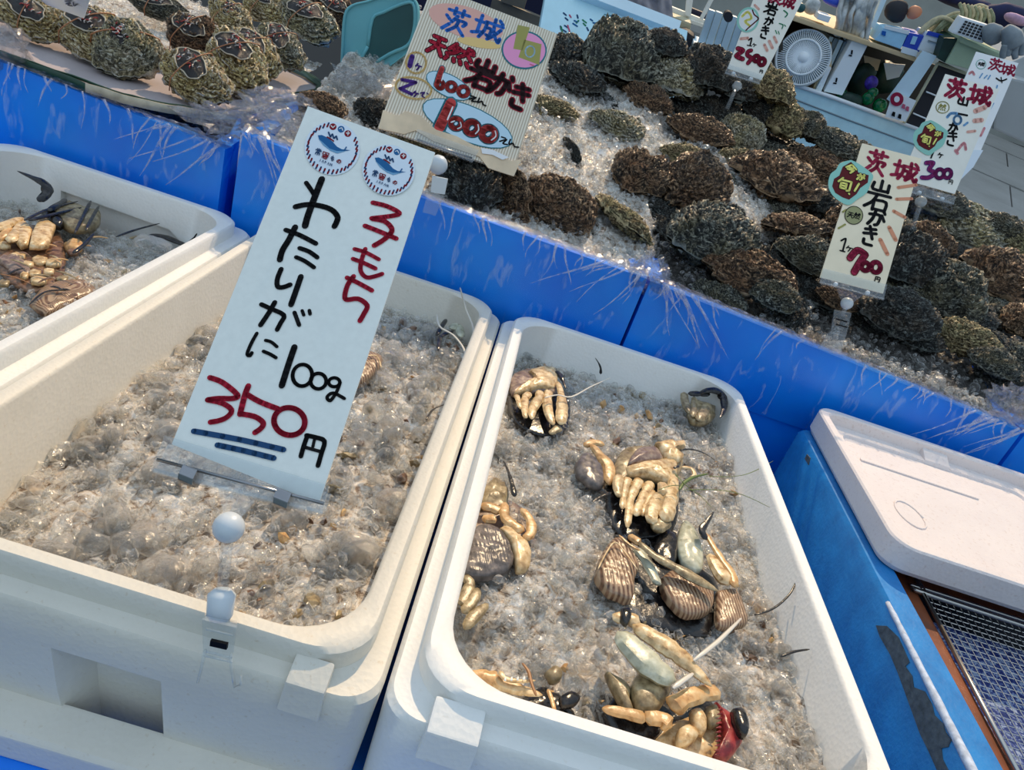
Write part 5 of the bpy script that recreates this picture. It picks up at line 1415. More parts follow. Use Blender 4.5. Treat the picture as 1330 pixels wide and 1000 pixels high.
# its clip stand
h1 = thing('card_stand', 'clear clip stand with white ball joint and steel clips under the tall card', 'card stand', aty(287, 800, .0)-V((0, 0, .03)))
def P1(x, y, l): return C.at(x, y, l)
wedge([P1(*c_, .0022) for c_ in ((217, 567), (429, 632), (420, 668), (198, 613))], .0012, C.n, 'front_plate', 'acrylic', h1)
wedge([P1(*c_, -.0036) for c_ in ((217, 575), (429, 640), (420, 668), (198, 613))], .0012, C.n, 'back_plate', 'acrylic', h1)
MB().tube([P1(207, 598, .003), P1(422, 655, .003)], .0011, 8).obj('hinge_pin', 'steel', h1, smooth=True)
MB().tube([P1(202, 612, .001), P1(419, 667, .001)], .0020, 8).obj('edge_rib', 'acrylic', h1, smooth=True)
for cx, cy in ((248, 619), (369, 649)):
    mb = MB(); ex = C.x; ey = C.n.cross(ex)
    cpt = P1(cx, cy, 0)
    sec = [(-.0050, .006), (.0010, .0075), (.0045, .0055), (.0055, .001), (.0045, -.004), (.001, -.006), (-.005, -.005)]
    up = (C.P[0]-C.P[3]).normalized()
    mb.loft([[cpt+ex*s_-up*a+C.n*b for a, b in sec] for s_ in (-.0048, .0048)])
    mb.obj('steel_clip', 'steel', h1, bevel=.0006)
bp = aty(297, 685, .032)
w0 = P1(283, 632, -.001); w1 = P1(335, 645, -.001)
mb = MB(); mb.loft([[w0+C.n*.001, w1+C.n*.001, w1-C.n*.002, w0-C.n*.002], [bp+V((-.004, 0, .007)), bp+V((.005, 0, .0065)), bp+V((.005, .003, .0065)), bp+V((-.004, .003, .007))]])
mb.obj('stem_plate', 'acrylic', h1)
MB().ball(bp, .0092, 18).obj('ball_joint', 'plastic_ball', h1, smooth=True)
bq = aty(287, 783, .014)
MB().tube([bp, bq], .0034, 12).obj('rod', 'acrylic', h1, smooth=True)
mb = MB(); ax = (bp-bq).normalized(); mb.tube([bq-ax*.010, bq-ax*.007, bq+ax*.005, bq+ax*.008], [.0058, .0074, .0080, .005], 16); mb.obj('rod_socket', 'plastic_ball', h1, smooth=True)
def q1(x, y, Y): return aty(x, y, Y)
wedge([q1(264, 802, -.004), q1(308, 812, -.004), q1(302, 858, -.006), q1(266, 850, -.006)], .0016, V((0, -1, 0)), 'base_clip', 'acrylic', h1)
MB().loft([[q1(266, 800, .0), q1(308, 810, .0), q1(308, 806, .012), q1(266, 796, .012)], [q1(266, 806, -.004), q1(308, 816, -.004), q1(308, 806, .014), q1(266, 796, .014)]]).obj('base_clip', 'acrylic', h1)
wedge([q1(275, 829, -.0085), q1(297, 834, -.0085), q1(296, 841, -.0085), q1(274, 836, -.0085)], .0018, V((0, -1, 0)), 'clip_spring', 'ink_black', h1)
for y_ in (817, 846, 852):
    MB().tube([q1(268, y_, -.008), q1(302, y_+8, -.008)], .0007, 6).obj('clip_rib', 'acrylic', h1, smooth=True)
MB().tube([q1(266, 846, -.006), q1(262, 866, -.007), q1(257, 886, -.009)], [.0022, .0016, .0014], 6, .5).obj('clip_leg', 'acrylic', h1, smooth=True)
MB().tube([q1(300, 850, -.006), q1(301, 870, -.007), q1(305, 892, -.009), q1(313, 889, -.009), q1(313, 878, -.008)], [.0020, .0016, .0016, .0014, .0012], 6, .5).obj('clip_leg', 'acrylic', h1, smooth=True)

# --- corrugated cardboard sign
t = NT('corrugated'); at = t.n('Attribute', attribute_name='u')
wv = t.math('SINE', t.math('MULTIPLY', at.outputs['Fac'], 2*PI*50))
c_ = t.ramp(t.math('ADD', t.math('MULTIPLY', wv, .5), .5), [(.0, (.52, .42, .30)), (.5, (.86, .75, .58)), (1, (.95, .86, .70))])
t.done(t.pbr(c_, .7, t.bump(wv, .6, .001)))
plain('kraft_board', (.74, .57, .38), .65, 30, .15, .2)
C = Card([(562, -19), (724, 44), (666, 224), (491, 165)], .985)
r2 = card_root('price_sign', 'corrugated cardboard sign with blue, red and black brush lettering, 600 and 1000 yen', C, cat='price sign')
mb = MB(); mb.prism([p-C.n*.004 for p in C.P], C.n*.004); mb.attr['u'] = [0, 1, 1, 0]*2; mb.obj('corrugated_board', 'corrugated', r2)
fE, fF = (545, 0, 8.3125), (480, 70, 6.045)
C.body(.0015, 'torn_base', 'kraft_board', r2, corners=[(480+a/6.045, 70+b/6.045) for a, b in [(105, 445), (160, 470), (230, 490), (280, 455), (400, 490), (520, 600), (680, 650), (830, 730), (1000, 800), (1110, 845), (1190, 830), (1130, 965), (930, 900), (860, 810), (500, 690), (360, 605), (270, 635), (70, 590)]], lift=.0018)
C.fill('ink_peach', [ell(500, 240, 420, 165, 18)], r2, fr=fE)
C.fill('ink_softorange', [ell(640, 465, 240, 50, 10)], r2, fr=fE)
C.ink('ink_blue', strokes_of('ibara', (593, 27.5, 33, 33))+strokes_of('ki', (634, 36.5, 38, 31)), r2, 4.3)
C.ink('ink_deepblack', strokes_of('ten', (568, 58.5, 22, 26), 22)+strokes_of('nen', (597, 72, 36, 25), 22), r2, 6.2)
C.ink('ink_red', strokes_of('ten', (568, 58.5, 22, 26), 22)+strokes_of('nen', (597, 72, 36, 25), 22), r2, 4.0)
gl = strokes_of('iwa', (627, 97, 38, 38), 22)+strokes_of('ga', (652, 111, 28, 30), 24)+strokes_of('kic', (675, 126, 25, 34), 22)
C.ink('ink_red', gl, r2, 7.4); C.ink('ink_deepblack', gl, r2, 5.2)
C.fill('ink_teal', [ell(1128, 542, 245, 208, 5, 30)], r2, fr=fE); C.fill('ink_hotpink', [ell(1128, 542, 228, 190, 5, 30)], r2, fr=fE)
C.fill('ink_olive', [[(1060, 272), (1190, 300), (1110, 548), (1010, 530)], [(1130, 430), (1315, 480), (1290, 705), (1065, 620)]], r2, fr=fE)
C.fill('ink_rosemark', [[(1185, 690), (1235, 705), (1230, 720), (1185, 700)]], r2, fr=fE)
C.ink('ink_paleblue', [ring(1190, 560, 50, 60, 10)], r2, 14, fr=fE)
C.ink('ink_softorange', [ring(365, 72, 78, 82), ring(345, 270, 142, 82, 12)], r2, 14, fr=fF)
C.ink('ink_purple', [([(335, 22), (315, 98)], 34), ([(255, 205), (362, 226)], 26), ([(362, 226), (240, 275)], 22), ([(240, 275), (330, 318)], 26)]+[(s_, 11) for s_ in strokes_of('ke', (382, 105, 50, 54))+strokes_of('ke', (362, 318, 46, 46))]+[([(400, 310), (430, 305), (410, 330), (430, 345)], 10), ([(448, 310), (460, 318)], 8)], r2, 20, fr=fF)
for e in (ell(620, 252, 195, 88, 27), ell(768, 548, 382, 142, 23)):
    C.fill('ink_teal', [e], r2, fr=fF)
C.fill('ink_paleblue', [ell(620, 252, 188, 81, 27), ell(768, 548, 374, 134, 23)], r2, fr=fF)
n6 = [([(570, 115), (545, 180), (524, 250)], 1), (ring(552, 245, 26, 30), .8), (ring(640, 262, 34, 34), .8), (ring(735, 298, 38, 38), .8)]
n1 = [([(640, 385), (590, 490), (545, 585)], 2.3), (ring(678, 550, 42, 40), 1.15), (ring(802, 585, 48, 48), 1.4), (ring(932, 632, 52, 50), 1.5)]
C.ink('ink_teal', [(s_, w_*46) for s_, w_ in n6]+[(s_, w_*38+8) for s_, w_ in n1], r2, 40, fr=fF)
C.ink('ink_tomato', [(s_, w_*34) for s_, w_ in n6]+[(s_, w_*30) for s_, w_ in n1], r2, 30, fr=fF)
C.ink('ink_white', [([(580, 160), (565, 215)], 7), ([(652, 420), (610, 520)], 10), ([(712, 540), (718, 575), (690, 590)], 8), ([(850, 560), (855, 600), (830, 630)], 9), ([(985, 610), (990, 650), (955, 680)], 9), ([(640, 540), (665, 530)], 9), ([(790, 600), (815, 580)], 9), ([(915, 635), (950, 622)], 9)], r2, 8, fr=fF)
C.ink('ink_black', [[(790, 330), (820, 340)], [(780, 358), (835, 345), (800, 372), (850, 378)], [(862, 350), (850, 385), (880, 375), (890, 400), (912, 410)],
                    [(1035, 655), (1065, 665)], [(1020, 690), (1075, 675), (1045, 705), (1080, 715)], [(1105, 675), (1092, 712), (1125, 705), (1135, 730), (1168, 735)]], r2, 11, fr=fF)
C.fill('ink_white', [[(870, 745), (960, 760), (1090, 820), (1040, 840), (960, 800), (880, 790)]], r2, fr=fF, lift=.0022)
h2 = thing('card_stand', 'clear plastic clip stand on the crate rim under the corrugated sign', 'card stand', aty(572, 262, .672), None)
wedge([C.at(480+a/6.045, 70+b/6.045, .004) for a, b in ((370, 610), (850, 775), (800, 870), (340, 690))], .003, C.n, 'clip_plate', 'acrylic', h2)
MB().tube([C.at(541, 184, .006), C.at(612, 208, .006)], .0014, 8).obj('hinge_pin', 'steel', h2, smooth=True)
b_ = aty(569, 214, .69)
MB().ball(b_, .013, 14).obj('ball_joint', 'plastic_ball', h2, smooth=True)
wedge([aty(562, 228, .668), aty(582, 232, .668), aty(578, 252, .664), aty(560, 249, .664)], .003, V((0, -1, 0)), 'base_clip', 'plastic_ball', h2)
wedge([aty(556, 250, .664), aty(578, 252, .664), aty(566, 280, .658), aty(549, 275, .658)], .002, V((0, -1, 0)), 'clip_leg', 'acrylic', h2)

# --- tall oyster cards
def burst(C, root, pts_out, pts_in, fr, gl, w):
    C.fill('ink_mint', [pts_out], root, 'burst_sticker', fr, lift=.0008, sub=3)
    o = C.fill('ink_maroon', [pts_in], root, 'burst_sticker', fr, lift=.0010)
    C.ink('ink_black', gl, o, w*1.7, fr=fr, sub=1, lift=.0012)
    C.ink('ink_brightyellow', gl, o, w, fr=fr, sub=1, lift=.0014)
C = Card([(1120, 186), (1197, 206), (1147, 381), (1065, 360)], .985)
r3 = card_root('price_card', 'wooden-look price card reading 700 yen with a yellow burst sticker, front right crate', C)
C.body(.0015, 'card_board', 'card_wood', r3)
f6, f7 = (1060, 180, 8.3125), (1050, 280, 8.3125)
C.ink('ink_crimson', strokes_of('ibara', (1138.6, 211, 28, 31), 16)+strokes_of('ki', (1176, 222, 33, 26), 16), r3, 4.2)
C.ink('ink_black', strokes_of('iwa', (1141.5, 254.5, 33, 40), 14)+strokes_of('ga', (1139, 284, 24, 21), 14)+strokes_of('kic', (1129, 306.5, 20, 26), 14), r3, 3.9)
C.ink('ink_orange', [([(885, 530), (1078, 502)], 32), ([(868, 655), (1030, 650)], 32), ([(838, 785), (955, 850)], 36)], r3, 30, fr=f6)
C.ink('ink_orange', [([(872, 130), (940, 262)], 42), ([(775, 262), (850, 415)], 42)], r3, 30, fr=f7)
C.ink('ink_olive', [([(285, 795), (322, 770)], 18), ([(240, 970), (312, 928)], 18)], r3, 16, fr=f6)
C.fill('ink_olivedot', [ell(405, 830, 98, 98)], r3, fr=f6)
C.ink('ink_black', [(s_, 11) for s_ in strokes_of('ten', (368, 825, 66, 66), 16)+strokes_of('nen', (438, 838, 66, 66), 16)]+[(ring(405, 830, 97, 97), 7)], r3, 10, fr=f6)
C.ink('ink_black', [([(352, 272), (402, 250), (385, 320), (368, 382)], 17), ([(340, 378), (390, 392)], 14)]+[(s_, 11) for s_ in strokes_of('ke', (440, 360, 72, 60), 14)]+[(s_, 11) for s_ in strokes_of('en', (742, 690, 66, 56), 16)], r3, 14, fr=f7)
n7 = [([(445, 462), (528, 375), (612, 422)], 1), ([(612, 422), (550, 510), (490, 615)], 1), (ring(612, 552, 42, 44), .72), (ring(725, 560, 50, 56), .72)]
C.ink('ink_maroon', [(s_, 72*w_) for s_, w_ in n7], r3, 70, fr=f7); C.ink('ink_crimson', [(s_, 54*w_) for s_, w_ in n7], r3, 50, fr=f7)
OUT = [(370, 235), (430, 262), (520, 320), (610, 400), (585, 480), (540, 590), (440, 660), (350, 722), (250, 682), (160, 600), (125, 500), (150, 390), (210, 340), (255, 270)]
INN = [(372, 258), (430, 320), (450, 372), (562, 400), (552, 480), (470, 540), (430, 605), (350, 665), (280, 640), (200, 590), (168, 520), (188, 440), (245, 405), (282, 310)]
def bgl(sx=1, ox=0, oy=0):
    gg = strokes_of('ima', (370, 335, 120, 95), 14)+strokes_of('ga', (478, 425, 88, 70), 14)+strokes_of('shun', (300, 505, 165, 140), 14)+[[(455, 495), (408, 572)], [(348, 603), (350, 606)]]
    return [[(ox+a*sx, oy+b*sx) for a, b in s_] for s_ in gg]
burst(C, r3, OUT, INN, f6, bgl(), 20)
def stand(label, C, bar, ball, rod_end, base=None, bally=None, endy=None, sc=1.0):
    h = thing('card_stand', label, 'card stand', aty(*rod_end, endy))
    wedge([C.at(*c_, .002) for c_ in bar], .002, C.n, 'clip_plate', 'acrylic', h)
    MB().tube([C.at(*bar[3], .003), C.at(*bar[2], .003)], .0016*sc, 8).obj('hinge_pin', 'acrylic', h, smooth=True)
    for u in (.25, .75):
        a_ = C.at(lerp(bar[3][0], bar[2][0], u), lerp(bar[3][1], bar[2][1], u)-3, .003); MB().ball(a_, .0034*sc, 8).obj('clip_pad', 'plastic_ball', h, smooth=True)
    b_ = aty(*ball, bally); mid = C.at((bar[2][0]+bar[3][0])/2, (bar[2][1]+bar[3][1])/2, 0)
    ex = C.x*.018*sc
    MB().loft([[mid-ex, mid+ex, mid+ex-C.n*.003, mid-ex-C.n*.003], [b_-ex*.3, b_+ex*.3, b_+ex*.3-C.n*.003, b_-ex*.3-C.n*.003]]).obj('stem_plate', 'acrylic', h)
    MB().ball(b_, .0085*sc, 14).obj('ball_joint', 'plastic_ball', h, smooth=True)
    e_ = aty(*rod_end, endy)
    MB().tube([b_, e_], .0036*sc, 10).obj('rod', 'acrylic', h, smooth=True)
    return h
h3 = stand('clear clip stand of the 700 price card, gripping the front rim of the right crate', C, [(1068, 350), (1150, 371), (1146, 390), (1063, 368)], (1100, 394), (1094, 410), bally=.70, endy=.690)
wedge([aty(1083, 402, .672), aty(1105, 406, .672), aty(1098, 436, .664), aty(1078, 432, .664)], .003, V((0, -1, 0)), 'base_clip', 'acrylic', h3)
wedge([aty(1078, 430, .664), aty(1098, 436, .664), aty(1090, 459, .658), aty(1062, 452, .658)], .002, V((0, -1, 0)), 'clip_leg', 'acrylic', h3)
for y_ in (414, 421): MB().tube([aty(1086, y_, .663), aty(1100, y_+4, .663)], .0009, 6).obj('clip_rib', 'ink_black', h3, smooth=True)

C = Card([(1228, 96), (1298, 116), (1240, 252), (1170, 232)], 1.22)
r4 = card_root('price_card', 'pale price card reading 300 yen, standing behind the 700 card', C)
C.body(.0015, 'card_board', 'card_wood_pale', r4)
f8, f9 = (1170, 80, 8.3125), (1160, 160, 7.14)
C.ink('ink_crimson', strokes_of('ibara', (1242, 115.5, 26, 26), 14)+strokes_of('ki', (1273, 123, 29, 25), 14), r4, 3.9)
C.ink('ink_black', strokes_of('yama', (1249, 139, 17, 26), 14)+[[(1241, 147), (1256, 150)]]+strokes_of('kk', (1238.5, 166, 13, 13), 14)+strokes_of('kic', (1236, 180, 14, 20), 14), r4, 2.3)
C.ink('ink_sky', [([(500, 600), (540, 560), (600, 560)], 26), (ring(610, 630, 40, 45), 22), ([(680, 690), (720, 660)], 20)], r4, 22, fr=f8)
C.ink('ink_peach', [([(805, 535), (905, 495)], 48), ([(795, 640), (870, 632)], 44), ([(720, 760), (800, 750)], 26)], r4, 40, fr=f8)
C.ink('ink_pink', [([(610, 960), (680, 880), (700, 950)], 26), ([(590, 960), (610, 990)], 30)], r4, 26, fr=f8)
C.ink('ink_olive', [(ring(450, 495, 70, 62), 8)]+[(s_, 10) for s_ in strokes_of('nen', (445, 495, 80, 70), 12)], r4, 8, fr=f8)
def mv(l, sx, ox, oy): return [(ox+a*sx, oy+b*sx) for a, b in l]
burst(C, r4, mv(OUT, .78, 30, 450), mv(INN, .74, 42, 470), f8, bgl(.74, 42, 470), 15)
C.ink('ink_black', [([(372, 268), (350, 322)], 13)]+[(s_, 9) for s_ in strokes_of('ke', (438, 300, 50, 48), 12)]+[(s_, 6) for s_ in strokes_of('en', (532, 545, 44, 40), 12)], r4, 12, fr=f9)
n3 = [([(305, 370), (370, 370), (330, 430), (385, 460), (330, 505), (265, 505)], 1), (ring(430, 470, 38, 42, 20), .9), (ring(502, 470, 34, 40, 20), .9)]
C.ink('ink_purple', [(s_, 38*w_) for s_, w_ in n3], r4, 36, fr=f9); C.ink('ink_magenta', [(s_, 26*w_) for s_, w_ in n3], r4, 26, fr=f9)
stand('clear clip stand with white ball under the 300 price card, planted among the oysters', C, [(1180, 240), (1240, 256), (1237, 266), (1178, 250)], (1196, 262), (1184, 300), bally=1.05, endy=1.02, sc=1.15)

C = Card([(1268, 67), (1323, 82), (1266, 214), (1211, 199)], 1.42)
r5 = card_root('price_card', 'white price card with faded print, half hidden behind the 300 card', C)
C.body(.0015, 'card_board', 'card_paper', r5)
C.ink('ink_crimson', strokes_of('ibara', (1293, 84, 17, 16), 14)+strokes_of('ki', (1309, 90, 19, 15), 14), r5, 2.0)
C.ink('ink_mint', [(ring(865, 30, 52, 50), 6)], r5, 8, fr=f8); C.ink('ink_black', [(s_, 7) for s_ in strokes_of('ten', (850, 25, 34, 40), 14)+strokes_of('nen', (885, 30, 34, 40), 14)], r5, 7, fr=f8)
C.ink('ink_sky', [([(850, 175), (880, 130)], 12), ([(900, 180), (930, 150)], 12), ([(940, 190), (965, 150)], 12), ([(1040, 260), (1000, 400)], 14), ([(1000, 450), (960, 520)], 14)], r5, 12, fr=f8)
C.ink('ink_pink', [([(740, 130), (770, 110), (790, 140)], 22), ([(900, 720), (860, 800)], 24), ([(900, 580), (880, 640)], 20)], r5, 20, fr=f8)
C.ink('ink_black', [([(1030, 180), (1080, 210), (1140, 190)], 14), ([(1080, 170), (1090, 230)], 10)], r5, 10, fr=f8)
h5 = thing('card_stand', 'clear blue-white clip under the half hidden white price card', 'card stand', C.at(1245, 215, 0))
wedge([C.at(1238, 196, .002), C.at(1275, 196, .002), C.at(1262, 218, .002), C.at(1240, 240, .002)], .003, C.n, 'clip_plate', 'sticker_blue_white', h5)

C = Card_up([(990, -32), (1049, -12), (989, 104), (945, 89)], 1.30, (-.15, -1, .35))
r6 = card_root('price_card', 'price card reading 2500 yen standing beside the fan at the back', C)
C.body(.0015, 'card_board', 'card_wood_pale', r6)
f0 = (940, 0, 8.3333)
C.ink('ink_crimson', strokes_of('ibara', (1008, -3, 17, 16), 18)+strokes_of('ki', (1024, 2, 17, 16), 18), r6, 2.4)
C.ink('ink_black', strokes_of('iwa', (1002, 11, 17, 17), 18)+strokes_of('ga', (999, 28, 12, 11), 16)+strokes_of('kic', (993, 42, 11, 17), 16), r6, 2.1)
C.ink('ink_greenink', [([(650, 115), (690, 150), (665, 185)], 12), ([(600, 255), (640, 270), (630, 310)], 10), ([(655, 270), (670, 285)], 8), ([(560, 330), (575, 365)], 9), ([(590, 340), (600, 370)], 9)], r6, 10, fr=f0)
C.ink('ink_peach', [([(335, 55), (380, 100)], 20), ([(440, 485), (470, 548)], 26), ([(492, 445), (527, 520)], 26), ([(545, 400), (572, 460)], 24), ([(185, 420), (262, 412)], 26)], r6, 24, fr=f0)
C.fill('ink_mint', [ell(262, 215, 118, 140, 20)], r6, 'burst_sticker', f0); C.fill('ink_white', [ell(262, 215, 96, 115, 20)], r6, 'burst_sticker', f0)
C.ink('ink_brightyellow', [([(200, 180), (260, 130), (300, 200), (230, 230), (280, 280)], 22)], r6, 20, fr=f0)
C.ink('ink_maroon', [([(310, 110), (330, 160), (375, 200), (340, 240), (270, 300), (240, 330)], 12)], r6, 12, fr=f0)
C.ink('ink_black', [([(270, 435), (302, 415), (285, 490)], 14), ([(255, 490), (300, 500)], 10)]+[(s_, 7) for s_ in strokes_of('ke', (332, 490, 44, 40), 14)]+[(s_, 6) for s_ in strokes_of('en', (405, 775, 40, 36), 14)], r6, 12, fr=f0)
n2 = [([(152, 525), (208, 550), (135, 605), (205, 640)], 1), ([(295, 548), (262, 560), (255, 600), (298, 630), (262, 685)], .9), (ring(352, 635, 28, 32, 20), .9), (ring(412, 670, 32, 38, 20), .9)]
C.ink('ink_maroon', [(s_, 44*w_) for s_, w_ in n2], r6, 36, fr=f0); C.ink('ink_crimson', [(s_, 30*w_) for s_, w_ in n2], r6, 26, fr=f0)
stand('clear clip stand of the 2500 price card, its foot among the back oysters', C, [(946, 84), (990, 99), (986, 110), (941, 96)], (957, 112), (944, 142), bally=1.28, endy=1.24, sc=1.2)

C = Card([(38, -14), (120, -14), (109, 24), (60, 6)], .98)
r7 = card_root('price_tag', 'corner of a white handwritten tag over the opened oysters, top left corner', C, cat='price tag')
C.body(.0015, 'card_board', 'card_white', r7)
C.ink('ink_black', [[(470, 5), (520, 0)], [(475, 25), (510, 15), (490, 35), (525, 38)], [(530, 10), (535, 38), (560, 25), (590, 38)]], r7, 8, fr=(0, 0, 5.5417))
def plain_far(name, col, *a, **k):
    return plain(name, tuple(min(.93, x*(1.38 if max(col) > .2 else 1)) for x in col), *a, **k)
# ------------------------------------------------------------------ surroundings (upright world frame)
FZ = CPW.z-1.35
def wobj(mb, name, mat, root, **k): return mb.obj(name, mat, root, **k)
def wthing(name, label, cat, loc, group=None): return thing(name, label, cat, tuple(loc), group, lean=False)
t = NT('paving'); v = t.coords(); a = t.noise(v, 3, 5, .6); b = t.noise(v, 60, 4, .6)
t.done(t.pbr(t.mix(t.math('MULTIPLY', b, .5), t.ramp(a, [(.3, (.27, .26, .24)), (.7, (.38, .37, .35))]), (.42, .41, .38)), .7, t.bump(b, .3, .003)))
plain_far('joint_dark', (.05, .045, .04), .9)
fl = MB().box((1.5, 5.5, FZ-.06), (16, 17, .04)).obj('floor', 'joint_dark', None)
fl['kind'] = 'structure'
prn = random.Random(3)
TH = math.radians(-22); ct, st_ = math.cos(TH), math.sin(TH)
sw, sd_ = 1.25, .85; slabs = []
for j in range(9):
    for i in range(11):
        u = (i-3+(.5 if j % 2 else 0))*sw; v_ = (j-1)*sd_
        x = 1.9+u*ct-v_*st_; y = 3.2+u*st_+v_*ct
        if not (.6 < x < 7.5 and 2.0 < y < 9.5): continue
        g = .008; hz = prn.uniform(-.006, .006)
        cs = [(u+g, v_+g), (u+sw-g, v_+g), (u+sw-g, v_+sd_-g), (u+g, v_+sd_-g)]
        P = [V((1.9+a_*ct-b_*st_, 3.2+a_*st_+b_*ct, FZ-.0)) for a_, b_ in cs]
        o = MB().hexa([V((p.x, p.y, FZ-.045)) for p in P], [V((p.x, p.y, FZ+hz)) for p in P]).obj('paving_slab', 'paving', fl)
# pale blue board and blue-white box behind the pile
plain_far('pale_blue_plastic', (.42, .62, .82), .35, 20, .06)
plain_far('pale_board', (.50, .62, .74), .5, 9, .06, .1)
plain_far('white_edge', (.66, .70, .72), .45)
C = Card([(712, -22), (884, 36), (876, 58), (690, 92)], 1.72)
def wcard(C):
    return C
C = Card([(713, -28), (893, 40), (880, 140), (694, 75)], 1.70)
rb = thing('pale_blue_box', 'pale blue foam box lid printed with tiny coloured letters behind the highest oysters', 'box', C.P[3])
C.body(.02, 'box_panel', 'pale_blue_plastic', rb)
C.body(.03, 'box_lip', 'pale_board', rb, corners=[(750, -16), (880, 34), (876, 47), (745, -3)], lift=.02)
fI = (690, 0, 5.5417)
for mat, sts in (('ink_navy', [[(232, 95), (250, 110)], [(245, 130), (262, 145)], [(210, 190), (215, 215)], [(240, 185), (262, 200)], [(225, 215), (250, 230)], [(190, 260), (205, 275)], [(400, 200), (410, 220)], [(460, 190), (440, 215)], [(330, 110), (335, 130)]]),
                 ('ink_greenink', [[(370, 145), (395, 165)], [(215, 195), (225, 240)], [(325, 165), (340, 150)], [(375, 170), (390, 185)]]),
                 ('ink_rosemark', [[(262, 185), (275, 225)], [(275, 110), (285, 125)], [(470, 180), (485, 185)], [(200, 240), (215, 250)]]),
                 ('ink_whale', [[(445, 165), (470, 170), (450, 195)], [(300, 170), (330, 190)], [(310, 150), (330, 160)], [(425, 140), (440, 150)], [(505, 20), (515, 35)], [(580, 60), (590, 75)]]),
                 ('ink_teal', [[(525, 105), (600, 120), (690, 155)], [(530, 125), (600, 138)], [(610, 142), (680, 160)]])):
    C.ink(mat, sts, rb, 11 if mat != 'ink_teal' else 6, fr=fI, sub=1, lift=.0008)
# teal scoop
plain_far('teal_plastic', (.11, .34, .38), .35, 10, .08)
plain_far('teal_inside', (.012, .085, .09), .4, 10, .2)
rs = thing('plastic_scoop', 'teal plastic scoop standing upright left of the corrugated sign', 'scoop', aty(470, 120, 1.2))
Y0_ = 1.05
def sp(l, Y): return [aty(x, y, Y) for x, y in l]
OUTL = [(441, 118), (443, 60), (446, 20), (456, 6), (478, 0), (500, -8), (530, -8), (541, 2), (543, 20), (540, 46), (532, 66), (510, 84), (480, 106), (462, 122), (446, 126)]
A = smoothline([V((x, y, 0)) for x, y in OUTL]+[V((OUTL[0][0], OUTL[0][1], 0))], 3)[:-1]
cx = sum(p.x for p in A)/len(A)+14; cy = sum(p.y for p in A)/len(A)-6
rg_ = []
for s_, yo in ((1.0, .10), (1.0, .0), (.985, -.004), (.95, -.004), (.93, .0)):
    rg_.append([aty(cx+(p.x-cx)*s_, cy+(p.y-cy)*s_, Y0_+yo) for p in A])
MB().loft(rg_, False, False).obj('scoop_body', 'teal_plastic', rs, smooth=True)
INL = [(478, 60), (484, 24), (498, 16), (520, 6), (536, 4), (539, 24), (536, 46), (528, 60), (506, 70), (470, 92), (463, 90)]
B_ = smoothline([V((x, y, 0)) for x, y in INL]+[V((INL[0][0], INL[0][1], 0))], 3)[:-1]
bx = sum(p.x for p in B_)/len(B_); by = sum(p.y for p in B_)/len(B_)
face = [aty(cx+(p.x-cx)*.935, cy+(p.y-cy)*.935, Y0_+.0) for p in A]
MB().prism(face, V((0, .03, 0))).obj('scoop_face', 'teal_plastic', rs)
MB().prism([aty(p.x, p.y, Y0_-.003) for p in B_], V((0, .002, 0))).obj('hollow_shade', 'teal_inside', rs)  # flat darker teal plate, the hollow's shade painted onto the face
MB().tube([aty(p.x, p.y, Y0_-.003) for p in B_]+[aty(B_[0].x, B_[0].y, Y0_-.003)], .003, 6).obj('hollow_rim', 'teal_plastic', rs, smooth=True)

# stall back, its shadow put into the dark panel colour, with pale rails
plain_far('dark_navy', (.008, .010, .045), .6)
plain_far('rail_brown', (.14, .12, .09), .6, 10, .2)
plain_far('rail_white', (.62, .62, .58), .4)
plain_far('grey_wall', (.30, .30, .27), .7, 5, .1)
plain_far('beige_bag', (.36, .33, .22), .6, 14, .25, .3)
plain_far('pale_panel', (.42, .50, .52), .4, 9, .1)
plain_far('dark_cloth', (.02, .018, .022), .7)
def wpoly(pts, Y, th, name, mat, root, bevel=0):
    return MB().prism([wy(x, y, Y) for x, y in pts], V((0, th, 0))).obj(name, mat, root, bevel=bevel)
def wpt(name, label, cat, pts, Y, th, mat, group=None, bevel=0):
    c_ = sum((wy(x, y, Y) for x, y in pts), V((0, 0, 0)))/len(pts)
    o = MB().prism([wy(x, y, Y) for x, y in pts], V((0, th, 0))).obj(name, mat, None, bevel=bevel, origin=c_)
    return tag(o, label, cat, group, lean=False)
w1_ = MB().box((2.0, 9.6, 1.5), (18, .1, 5.2)).obj('wall_back', 'grey_wall', None); w1_['kind'] = 'structure'
bk = wthing('stall_shelf', 'stall shelving with brown and white rails, panels painted dark as shadow, at the top edge', 'shelf', wy(760, 10, 3.4))
wpoly([(520, -60), (790, -60), (760, 40), (520, 60)], 3.7, .05, 'dark_panel', 'dark_navy', bk)
wpoly([(640, -3), (720, 30), (716, 46), (636, 12)], 3.4, .04, 'rail', 'rail_brown', bk)
wpoly([(655, -20), (690, -20), (680, 12), (650, 2)], 3.38, .03, 'post', 'rail_brown', bk)
wpoly([(855, 2), (925, 30), (924, 36), (853, 8)], 3.3, .03, 'rail', 'rail_white', bk)
wpoly([(886, 22), (918, 33), (917, 37), (885, 26)], 3.28, .03, 'rail', 'rail_white', bk)
wpoly([(893, -20), (903, -20), (897, 22), (890, 20)], 3.29, .03, 'post', 'rail_white', bk)
wpoly([(897, 10), (920, 19), (917, 30), (893, 21)], 3.35, .03, 'dark_panel', 'dark_navy', bk)
wpoly([(925, -8), (931, -8), (913, 26), (909, 24)], 3.27, .02, 'post', 'rail_white', bk)
plain_far('cloth_grey', (.30, .26, .26), .8, 20, .2, .4)
gb = wthing('cloth_bundle', 'grey crumpled cloth hanging behind the pale blue box lid', 'cloth', wy(820, 0, 3.2))
rg_ = []
